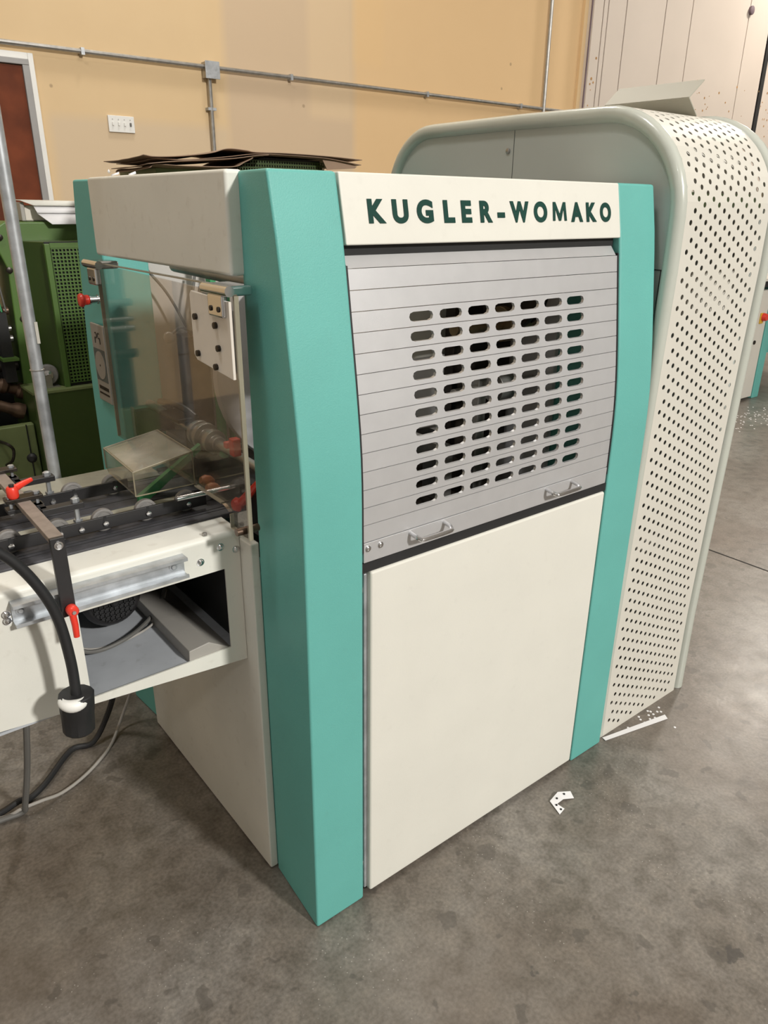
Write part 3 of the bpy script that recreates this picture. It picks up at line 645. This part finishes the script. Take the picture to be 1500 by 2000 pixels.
# motor
MO = MB().lathe((-.215, .66, .748), (0, -1, 0), [(0, .062), (.13, .062), (.135, .068), (.16, .068), (.17, .060), (.172, .056)], 36).obj('drive_motor', 'black', CV)
mb = MB(); mb.lathe((-.215, .488, .748), (0, -1, 0), [(0, .052), (.002, .052)], 32)
for k in range(-4, 5):
    w = math.sqrt(max(0, .05**2-(k*.0115)**2))
    mb.box(-.215+k*.0115-.0015, -.215+k*.0115+.0015, .482, .487, .748-w, .748+w); mb.box(-.215-w, -.215+w, .482, .487, .748+k*.0115-.0015, .748+k*.0115+.0015)
mb.lathe((-.215, .488, .748), (0, -1, 0), [(0, .01), (.012, .01), (.014, .006)], 16); mb.obj('fan_grille', 'rubber', MO, smooth=0)
for z_, m_, r_, dd in ((.674, 'greycable', .005, 0), (.668, 'orange', .0028, .02)):
    MB().tube(bez([(-.36, .45+dd, .76), (-.33, .42+dd, .70), (-.28, .42+dd, z_), (-.2, .44, z_), (-.12, .50-dd, z_+.004), (-.06, .56, z_+.035)], 6), r_, 8).obj('motor_cable', 'greycable' if dd == 0 else 'channel', CV)
# strut rail on the side
mb = MB(); ra = [(.238, .930), (.265, .930), (.265, .885), (.238, .885), (.238, .892), (.243, .892), (.243, .889), (.2605, .889), (.2605, .926), (.243, .926), (.243, .923), (.238, .923)]
mb.prism(ra, 'x', -.462, -.128); RL = mb.obj('strut_rail', 'zinc', CV, smooth=0)
for x in (-.447, -.152): MB().lathe((x, .2605, .908), (0, -1, 0), [(0, .009), (.0015, .009), (.002, .006), (.005, .004)], 14).obj('screw', 'zinc', RL)
bolt0 = None
for x, z in ((-.042, .920), (-.090, .932 - .034), (-.006, .905), (-.471, .905), (-.471, .892)):
    mb = MB(); mb.lathe((0, 0, 0), (0, -1, 0), [(0, .0085), (.001, .0085), (.0012, .007), (.0045, .005), (.006, .001)], 14)
    if bolt0 is None: bolt0 = mb.obj('button_screw', 'chrome', CV, loc=(x, YS, z))
    else: inst(bolt0, (x, YS, z), CV)
for x in (-.07,): MB().lathe((x, .277, .951), (0, 0, 1), [(0, .0055), (.005, .0055), (.006, .004)], 6).obj('hex_bolt', 'steel', CV)
for x in (-1.2, -1.5):
    mb = MB(); mb.box(x-.025, x+.025, .28, .33, 0, .66); mb.box(x-.025, x+.025, .70, .75, 0, .66); mb.obj('leg', 'cream_worn', CV, bevel=.004)
# roller rails with wheels
def roller_rail(y, xr, xs_, label, zt=.993):
    R = thing('roller_rail', (xr-.4, y+.01, .957), label, 'roller rail', 'black roller rails on the conveyor belts')
    MB().box(XL+.1, xr, y, y+.006, .966, zt).obj('rail_bar', 'black', R, bevel=.001)
    w0 = b0 = None
    for x in xs_:
        if w0 is None:
            mb = MB(); mb.lathe((0, 0, 0), (0, 1, 0), [(0, .012), (.0005, .0165), (.002, .017), (.0025, .018), (.001, .019), (.001, .022), (.003, .0245), (.013, .0245), (.015, .022), (.016, .013)], 30); w0 = mb.obj('wheel', 'wheel', R, loc=(x, y+.008, .9815))
            mb = MB(); mb.lathe((0, 0, 0), (0, -1, 0), [(0, .006), (.005, .006), (.0055, .0035)], 6); mb.lathe((0, 0, 0), (0, -1, 0), [(-.008, .0035), (.001, .0035)], 10); b0 = mb.obj('axle_bolt', 'chrome', R, loc=(x, y, .9785))
            mb = MB(); mb.box(-.003, .003, -.0006, .0, .004, .016); n0 = mb.obj('axle_notch', 'gap', R, loc=(x, y, .9785))
        else: inst(w0, (x, y+.008, .9815), R); inst(b0, (x, y, .9785), R); inst(n0, (x, y, .9785), R)
    return R, b0
xs1 = [-.048-.0925*k for k in range(16)]; xs1 = [x for x in xs1 if x > XL+.15]
R1, bb = roller_rail(.400, -.004, xs1, 'nearest black roller rail with grey wheels on the front conveyor belt'); inst(bb, (-.283, .400, .977), R1)
xs2 = [-.142-.0925*k for k in range(15)]; xs2 = [x for x in xs2 if x > XL+.15]
R2, bb = roller_rail(.600, -.110, xs2, 'farther black roller rail with grey wheels on the rear conveyor belt'); inst(bb, (-.283, .600, .976), R2)
MB().box(-.108, -.03, .598, .63, .984, .987).obj('end_bracket', 'steel', R2)
# cross bar bracket with clamps
CB = thing('clamp_bracket', (-.372, .45, .9), 'black and dusty brown clamp bracket reaching over the belts from the side rail', 'bracket')
MB().box(-.385, -.360, .226, .80, 1.036, 1.0475).obj('cross_bar', 'barwood', CB, bevel=.001)
mb = MB(); mb.box(-.386, -.361, .218, .2275, .893, 1.048); mb.obj('drop_arm', 'black', CB, bevel=.001)
mb = MB(); mb.box(-.386, -.361, .222, .232, .888, .932); mb.obj('rail_clamp', 'black', CB)
MB().lathe((-.373, .218, 1.034), (0, -1, 0), [(0, .008), (.002, .008), (.0025, .005), (.005, .004)], 16).obj('screw', 'chrome', CB)
def lever(piv, d, l, name, par):
    mb = MB(); p = Vector(piv); d = Vector(d).normalized()
    return mb, p, d
mb = MB(); mb.lathe((-.371, .218, .906), (0, -1, 0), [(0, .008), (.004, .0105), (.018, .0105), (.021, .008)], 16)
q = [(-.3685-.0045, .203, .904), (-.3725, .198, .880), (-.3735, .196, .856)]
mb.tube(q, .005, 10, rr=[.0065, .0062, .0055]); LV = mb.obj('red_lever', 'red', CB, smooth=50); MB().lathe((-.371, .197, .906), (0, -1, 0), [(0, .0035), (.003, .0035)], 10).obj('lever_screw', 'steel', LV)
# upper clamps
def clamp(y, armx, army, par):
    MB().box(-.405, -.335, y-.014, y+.014, 1.0475, 1.055).obj('clamp_plate', 'grease', par, bevel=.001)
    MB().box(-.405, -.335, y-.014, y+.014, 1.026, 1.034).obj('clamp_plate', 'black', par, bevel=.001)
    for x in (-.395, -.345): MB().lathe((x, y, 1.02), (0, 0, 1), [(0, .006), (.006, .006), (.006, .0035), (.034, .0035), (.034, .0065), (.040, .0065)], 6).obj('bolt', 'zinc', par)
    MB().box(-.350, armx+.014, army-.012, army+.012, 1.022, 1.034).obj('support_arm', 'black', par, bevel=.001)
    ST = MB().lathe((armx, army, .99), (0, 0, 1), [(0, .009), (.006, .009), (.006, .005), (.03, .005), (.03, .0085), (.036, .0085), (.036, .004), (.044, .004), (.044, .0085), (.052, .0085), (.054, .005)], 6).obj('height_stud', 'zinc', par)
clamp(.455, -.283, .415, CB); clamp(.655, -.283, .615, CB)
MB().box(-.352, -.338, .415, .46, 1.026, 1.034).obj('support_arm', 'black', CB); MB().box(-.352, -.338, .61, .66, 1.026, 1.034).obj('support_arm', 'black', CB)
mb = MB(); mb.lathe((-.388, .452, 1.055), (0, 0, 1), [(0, .009), (.004, .0115), (.020, .0115), (.024, .009)], 16); mb.tube([(-.386, .454, 1.072), (-.362, .466, 1.077), (-.345, .474, 1.079)], .005, 10, rr=[.008, .006, .0045])
LV = mb.obj('red_lever', 'red', CB, smooth=50); MB().lathe((-.388, .452, 1.079), (0, 0, 1), [(0, .005), (.005, .005)], 12).obj('lever_screw', 'rubber', LV)
# hanging cable with plug
PL = thing('hanging_plug', (-.412, .17, .665), 'black round plug with a white clamp hanging on a thick black cable before the conveyor', 'plug')
mb = MB(); mb.tube(bez([(-1.25, .31, .962), (-1.12, .30, .985), (-.85, .22, 1.13), (-.65, .19, 1.155), (-.53, .17, 1.11), (-.475, .17, 1.067), (-.436, .17, 1.008), (-.407, .17, .927), (-.397, .17, .828), (-.398, .17, .742), (-.40, .17, .72)], 8), .0095, 14); mb.obj('cable', 'rubber', PL, smooth=60)
mb = MB(); ax = (.10, 0, -1); mb.lathe((-.398, .17, .748), (-.07, 0, -1), [(-.008, .030), (-.006, .032), (.028, .031), (.030, .030), (.070, .029), (.074, .026), (.078, .02)], 14); mb.obj('plug_body', 'rubber', PL, smooth=25)
mb = MB(); rr = []; c0 = Vector((-.404, .166, .750))
pth = [c0+Vector((.0205*math.cos(a), .0205*math.sin(a), -.004*math.sin(-a))) for a in [math.radians(t) for t in range(165, 345, 12)]]
k_ = len(pth); mb.tube(pth, .011, 12, rr=[.006+.006*math.sin(math.pi*min(1, max(0, (i+.6)/(k_+.2)))) for i in range(k_)]); mb.obj('white_cable_clamp', 'white', PL, smooth=60)
# floor cables
tag(MB().tube(bez([(-.37, .50, .10), (-.36, .60, .012), (-.36, .66, .012), (-.372, .75, .013), (-.39, .82, .012), (-.43, .85, .012)], 6), .009, 10).obj('floor_cable', 'greycable'), 'x', 'cable')
bpy.data.objects.remove(bpy.data.objects['floor_cable'])
tag(MB().tube(bez([(-.395, .70, .66), (-.405, .70, .45), (-.425, .74, .22), (-.445, .79, .05), (-.452, .806, .012), (-.50, .812, .009), (-.62, .83, .009), (-.9, .9, .009)], 6), .0085, 10).obj('floor_cable', 'greycable'), 'thick brown grey cable dropping straight down from under the conveyor, left of the others', 'cable')
tag(MB().tube(bez([(-.02, .72, .66), (-.10, .90, .30), (-.14, .98, .10), (-.20, .98, .013), (-.267, .985, .012), (-.37, .884, .012), (-.425, .850, .010), (-.455, .835, .028), (-.52, .840, .010), (-.65, .86, .010), (-.9, .96, .010)], 6), .009, 10).obj('floor_cable', 'rubber'), 'thick black cable curving down to the floor under the conveyor', 'cable')
tag(MB().tube(bez([(.02, .74, .66), (-.03, .95, .25), (-.09, 1.0, .06), (-.15, .95, .007), (-.20, .9, .007), (-.27, .85, .007), (-.343, .82, .007), (-.40, .805, .022), (-.455, .805, .024), (-.51, .825, .007), (-.7, .9, .007)], 6), .0048, 10).obj('floor_cable', 'channel'), 'thin light grey cable looping over the darker cables on the floor', 'cable')
# silver pole
PO = thing('galvanised_pole', (-.214, .835, .70), 'upright galvanised steel pipe clamped to the back of the conveyor, before the green machine', 'pole')
MB().cyl((-.214, .835, .70), (-.214, .835, 3.4), .0145, 20).obj('pipe', 'zinc', PO, smooth=60)
for z in (.74, .86): MB().box(-.236, -.192, .815, .853, z, z+.02).obj('pipe_clamp', 'steel', PO, bevel=.002)
MB().lathe((-.214, .835, 1.225), (0, 0, 1), [(0, .0155), (.001, .017), (.003, .017), (.004, .0155)], 20).obj('wire_tie', 'steel', PO)
MB().box(-.207, -.200, .8195, .8225, 1.29, 1.34).obj('sticker', 'sticker', PO)

# ================================================================ GREEN MACHINE behind
GM = thing('green_machine', (.2, 2.3, 0), 'old green industrial machine with a square mesh guard behind the conveyor', 'machine')
MB().box(.031, .60, 2.0, 2.35, .02, .908).obj('lower_cabinet', 'darkgreen', GM, bevel=.005)
MB().box(.029, .60, 1.998, 2.19, .903, .912).obj('cabinet_top', 'palegreen', GM)
mb = MB(); mb.prism([(.075, 1.530), (.60, 1.530), (.60, .0), (.03, .0), (.045, .91), (.060, 1.36), (.03, 1.45), (.03, 1.50)], 'y', 2.19, 2.42); mb.obj('upper_frame', 'green', GM, bevel=.006)
mb = MB(); mb.prism([(.10, 2.19), (.60, 2.19), (.60, 2.05), (.17, 2.05)], 'z', .912, 1.462); mb.obj('guard_housing', 'darkgreen', GM, bevel=.004)
MB().box(.17, .6, 2.045, 2.05, .912, 1.462).obj('guard_back', 'gap', GM); MB().box(.165, .185, 2.030, 2.05, .912, 1.455).obj('guard_post', 'green', GM, bevel=.002)
mb = MB(); cwid = .0137
for i in range(22):
    for j in range(40):
        xa = .188+i*cwid; za = .925+j*cwid*.985
        if za > 1.44: continue
        x0_, x1_, z0_, z1_ = xa, xa+cwid, za, za+cwid*.985; q = .0026
        o4 = [(x0_, z0_), (x1_, z0_), (x1_, z1_), (x0_, z1_)]; i4 = [(x0_+q, z0_+q), (x1_-q, z0_+q), (x1_-q, z1_-q), (x0_+q, z1_-q)]
        mb.add([(u, 2.036, w) for u, w in o4]+[(u, 2.036, w) for u, w in i4]+[(u, 2.039, w) for u, w in i4], [(0,1,5,4), (1,2,6,5), (2,3,7,6), (3,0,4,7), (4,5,9,8), (5,6,10,9), (6,7,11,10), (7,4,8,11)])
mb.obj('mesh_guard', 'green', GM, smooth=0, kind='stuff'); MB().box(.186, .6, 2.034, 2.042, 1.44, 1.458).obj('mesh_top_strip', 'green', GM)
CA = MB().lathe((.118, 2.085, .960), (-.25, -1, 0), [(-.02, .02), (-.018, .036), (-.012, .040), (.008, .040), (.014, .036), (.016, .02)], 28).obj('caster_wheel', 'wheel', GM)
MB().lathe((.113, 2.068, .960), (-.25, -1, 0), [(0, .020), (.004, .020), (.006, .008), (.012, .007)], 20).obj('hub', 'chrome', CA); mb = MB(); mb.box(.098, .122, 2.052, 2.058, .912, .965); mb.box(.09, .15, 2.05, 2.12, .911, .917); mb.obj('fork', 'steel', CA)
for x, z in ((.05, 1.475), (.065, 1.355), (.085, 1.17), (.12, 1.35), (.115, 1.475)): MB().lathe((x, 2.19, z), (0, -1, 0), [(0, .012), (.008, .012), (.01, .006)], 12).obj('bolt_head', 'grease', GM)
MB().lathe((.125, 2.19, 1.31), (0, -1, 0), [(0, .022), (.012, .022), (.014, .01)], 16).obj('black_cap', 'gap', GM)
PD = MB().box(-.6, .028, 2.05, 2.09, .02, .78).obj('pale_door_panel', 'palegreen', GM, bevel=.006)
MB().box(-.006, -.002, 2.046, 2.052, .02, .78).obj('door_gap', 'gap', GM)
mb = MB(); mb.tube([(.004, 2.05, .655), (.004, 2.03, .655), (-.012, 2.005, .655)], .006, 8); mb.lathe((-.012, 2.005, .655), (-.5, -1, 0), [(-.012, .008), (-.006, .018), (.006, .019), (.014, .010)], 16); mb.obj('black_knob', 'rubber', PD)
MB().tube(bez([(-.11, 2.05, .73), (-.09, 2.0, .725), (-.075, 2.0, .70), (-.085, 2.0, .66), (-.10, 2.05, .63)], 5), .006, 8).obj('curved_handle', 'grease', PD)
# open works at the left of the column
mb = MB(); mb.box(-.62, .04, 2.36, 2.40, .0, 1.50); mb.obj('back_plate', 'gap', GM)
mb = MB(); mb.box(-.62, .05, 2.19, 2.36, 1.455, 1.50); mb.obj('top_beam', 'grease', GM, bevel=.004)
for z, r, m_ in ((1.20, .016, 'rust'), (1.13, .010, 'steel'), (1.09, .014, 'steel'), (.98, .020, 'grease')): MB().cyl((-.6, 2.24, z), (.045, 2.24, z), r, 14).obj('shaft', m_, GM)
MB().lathe((-.05, 2.20, .92), (1, 0, -.45), [(-.3, .022), (0, .022), (.01, .03), (.03, .03), (.04, .022), (.07, .022), (.08, .032), (.1, .032)], 18).obj('shaft', 'rust', GM)
MB().lathe((-.12, 2.15, .87), (1, 0, -.45), [(-.3, .022), (.10, .022), (.12, .032), (.15, .032)], 18).obj('shaft', 'rust', GM)
for k in range(5): MB().tube(bez([(-.06+.018*k, 2.21, 1.46), (-.055+.018*k, 2.20, 1.35), (-.035+.016*k, 2.20, 1.2)], 4), .0035, 6).obj('hose', 'strap' if k % 2 else 'greycable', GM)
MB().box(-.02, .02, 2.16, 2.22, .93, 1.20).obj('upright_bar', 'gap', GM); MB().box(-.03, .03, 2.12, 2.2, 1.02, 1.03).obj('shelf_plate', 'green', GM)
# paper stack on the green machine
PS = thing('paper_stack', (.4, 2.3, 1.53), 'opened pack of white paper in torn cream wrapper on the green machine', 'paper stack')
mb = MB(); mb.box(.165, .60, 2.24, 2.42, 1.531, 1.588); mb.obj('ream', 'whiteplate', PS, bevel=.006)
mb = MB(); mb.add([(.150, 2.21, 1.606), (.60, 2.21, 1.601), (.60, 2.42, 1.604), (.16, 2.42, 1.609), (.195, 2.20, 1.588), (.60, 2.20, 1.586)], [(0,1,2,3), (4,5,1,0)]); mb.obj('wrapper', 'cream', PS, solid=.002)
mb = MB(); mb.add([(.195, 2.205, 1.585), (.60, 2.205, 1.583), (.60, 2.185, 1.560), (.20, 2.185, 1.562)], [(0,1,2,3)]); mb.add([(.20, 2.19, 1.560), (.60, 2.19, 1.559), (.60, 2.15, 1.522), (.24, 2.15, 1.521)], [(0,1,2,3)]); mb.obj('white_sheet', 'paper', PS, solid=.002)
MB().box(.152, .168, 2.23, 2.41, 1.531, 1.600).obj('torn_end', 'channel', PS, bevel=.004)
# dark mesh cabinet behind the teal machine
MG = thing('mesh_cabinet', (.85, 1.8, 0), 'dark green mesh topped cabinet just behind the teal machine', 'cabinet')
MB().box(.62, 1.28, 1.50, 1.97, 0, 1.66).obj('cabinet_body', 'darkgreen', MG, bevel=.01)
MB().prism([(.80, 1.66), (.80, 1.752), (.82, 1.756), (1.06, 1.753), (1.09, 1.66)], 'y', 1.505, 1.90).obj('vent_body', 'gap', MG)
mb = MB()
for i in range(36):
    for j in range(7):
        x0_ = .70+i*.0105; x1_ = x0_+.0105; z0_ = 1.66+j*.0125; z1_ = z0_+.0125; q = .0027
        if z1_ > 1.722+(x0_-.70)*.42: continue
        if z1_ > 1.752: continue
        o4 = [(x0_, z0_), (x1_, z0_), (x1_, z1_), (x0_, z1_)]; i4 = [(x0_+q, z0_+q), (x1_-q, z0_+q), (x1_-q, z1_-q), (x0_+q, z1_-q)]
        mb.add([(u, 1.500, w) for u, w in o4]+[(u, 1.500, w) for u, w in i4], [(0,1,5,4), (1,2,6,5), (2,3,7,6), (3,0,4,7)])
mb.obj('vent_mesh', 'darkgreen', MG, smooth=0, kind='stuff')
MB().box(.435, .72, 1.56, 1.90, 1.60, 1.712).obj('side_box', 'palegreen', MG, bevel=.003)
def sheet(prof, y0, y1, seed, name, label, th=.0022):
    rnd = random.Random(seed); pf = bez([(x, 0, z) for x, z in prof], 5); mb = MB(); ny = 8; V = []; nx = len(pf)
    for j in range(ny+1):
        w = j/ny
        for p in pf: V.append((p.x+.05*w+(rnd.uniform(-.004, .004) if p is pf[0] or p is pf[-1] else 0), y0+(y1-y0)*w+.008*math.sin(9*p.x+seed), p.z-.004*math.sin(3*w)))
    F = [(j*nx+i, j*nx+i+1, (j+1)*nx+i+1, (j+1)*nx+i) for j in range(ny) for i in range(nx-1)]
    mb.add(V, F); return tag(mb.obj(name, 'kraft', solid=th, smooth=30), label, 'paper', 'brown paper sheets piled on the mesh cabinet')
sheet([(.349, 1.742), (.386, 1.7385), (.474, 1.744), (.584, 1.758), (.648, 1.774), (.72, 1.772), (.76, 1.768), (.884, 1.7695), (1.061, 1.7665), (1.207, 1.7605)], 1.44, 1.95, 1, 'kraft_sheet', 'topmost brown kraft sheet of the pile, peaked in the middle with a long left tip')
sheet([(.386, 1.7350), (.49, 1.7340), (.58, 1.7420), (.67, 1.7520), (.739, 1.7613), (.80, 1.7645), (.971, 1.7630), (1.072, 1.7590), (1.215, 1.7440)], 1.45, 1.94, 2, 'kraft_sheet', 'middle brown kraft sheet of the pile, its right end drooping')
sheet([(.355, 1.7166), (.437, 1.7260), (.564, 1.7360), (.66, 1.7440), (.745, 1.7560), (.79, 1.7600)], 1.42, 1.90, 3, 'kraft_sheet', 'third brown kraft sheet of the pile, jutting out only on the left')
sheet([(.364, 1.705), (.389, 1.7163), (.489, 1.7150), (.653, 1.7180), (.698, 1.7330), (.735, 1.7490)], 1.43, 1.88, 4, 'kraft_sheet', 'lowest crumpled brown kraft sheet, curled under at its left end')
MB().prism([(1.038, 1.757), (1.075, 1.755), (1.21, 1.7395), (1.20, 1.730), (1.06, 1.722)], 'y', 1.455, 1.458)
tag(MB().prism([(1.042, 1.755), (1.075, 1.754), (1.20, 1.7385), (1.19, 1.731), (1.062, 1.722)], 'y', 1.456, 1.4585).obj('kraft_flap', 'kraft'), 'brown kraft flap hanging over the right end of the dark mesh', 'paper')

# ================================================================ RIGHT BACKGROUND MACHINE
RC = thing('control_cabinet', (5.9, 2.3, 0), 'low white and teal cabinet with a red rotary switch far right beyond the hood', 'cabinet')
MB().box(5.2, 6.125, 2.093, 2.9, .02, .96).obj('cabinet_body', 'hood', RC, bevel=.005); MB().box(6.135, 6.25, 2.088, 2.9, 0, 1.0).obj('teal_post', 'teal', RC, bevel=.006)
MB().box(6.25, 7.6, 2.5, 2.9, .25, .98).obj('teal_panel', 'teal', RC); MB().box(5.2, 7.6, 2.07, 2.9, .99, 1.04).obj('dark_rim', 'gap', RC); MB().box(5.2, 7.6, 2.06, 2.9, 1.04, 1.06).obj('table_top', 'hood', RC)
MB().box(6.0, 6.055, 2.082, 2.093, .68, .77).obj('yellow_switch_plate', 'yellow', RC, bevel=.003)
MB().lathe((6.04, 2.082, .735), (0, -1, 0), [(0, .035), (.02, .033), (.035, .028)], 16).obj('red_rotary_switch', 'red', RC); MB().lathe((5.985, 2.093, .52), (0, -1, 0), [(0, .018), (.008, .018), (.01, .01)], 12).obj('lock', 'grease', RC)
DG = thing('dark_machine', (7, 3.2, 0), 'dark green machine bulk standing behind the far white cabinet at right', 'machine')
MB().box(6.05, 8.2, 3.0, 3.5, 0, 1.75).obj('machine_body', 'darkgreen', DG, bevel=.02); MB().box(6.3, 8.0, 2.97, 3.0, 1.1, 1.6).obj('front_panel', 'gap', DG, bevel=.01)

# ================================================================ LITTER ON THE FLOOR
tag(MB().add([(1.117, -.006, .002), (1.120, .009, .002), (1.390, -.048, .002), (1.378, -.066, .002)], [(0,1,2,3)]).obj('paper_strip', 'paper', solid=.0012, smooth=0), 'long narrow white paper strip on the floor at the foot of the hood', 'paper strip')
mb = MB(); a = [(.762, -.074, .002), (.803, -.062, .012), (.848, -.078, .002), (.834, -.104, .002), (.795, -.092, .010), (.775, -.088, .004)]
mb.add([(.764, -.072, .004), (.805, -.066, .010), (.845, -.082, .002), (.831, -.106, .002), (.797, -.094, .009), (.772, -.092, .004)], [(0,1,4,5), (1,2,3,4)])
mb.add([(.764, -.072, .004), (.772, -.092, .004), (.776, -.116, .002), (.748, -.122, .002)], [(0,1,2,3)])
TB = tag(mb.obj('folded_paper_tab', 'paper', solid=.001, smooth=0), 'small folded white paper tab with punched holes on the floor before the cream door', 'paper tab')
mb = MB()
for x, y, z in ((.785, -.080, .0085), (.815, -.082, .0092), (.767, -.094, .0048), (.765, -.112, .0036)): mb.cyl((x, y, z-.001), (x, y, z+.0009), .0032, 8)
mb.obj('punched_hole', 'gap', TB)
for k, (x, y) in enumerate([(1.31, .0), (1.362, .000), (1.367, -.008), (1.362, -.022), (1.385, -.022), (1.302, -.012), (1.358, -.106), (1.232, -.012), (1.395, -.03), (1.33, -.03), (1.35, -.036), (1.30, -.03), (1.41, -.012), (1.345, -.015)]):
    o_ = MB().cyl((x, y, .0), (x, y, .0015), .0042, 8).obj('punched_dot', 'paper') if k == 0 else inst(bpy.data.objects['punched_dot'], (x-1.31, y-.0, 0))
    tag(o_, 'tiny round white punched paper dot scattered on the floor beside the white strip', 'paper dot', 'punched paper dots by the strip')
mb = MB()
for k in range(90): x = random.gauss(5.45, .25); y = random.gauss(1.72, .12); mb.cyl((x, y, 0), (x, y, .002), .006, 6)
tag(mb.obj('paper_confetti', 'paper'), 'loose white confetti on the floor before the far cabinet', 'confetti', kind='stuff')
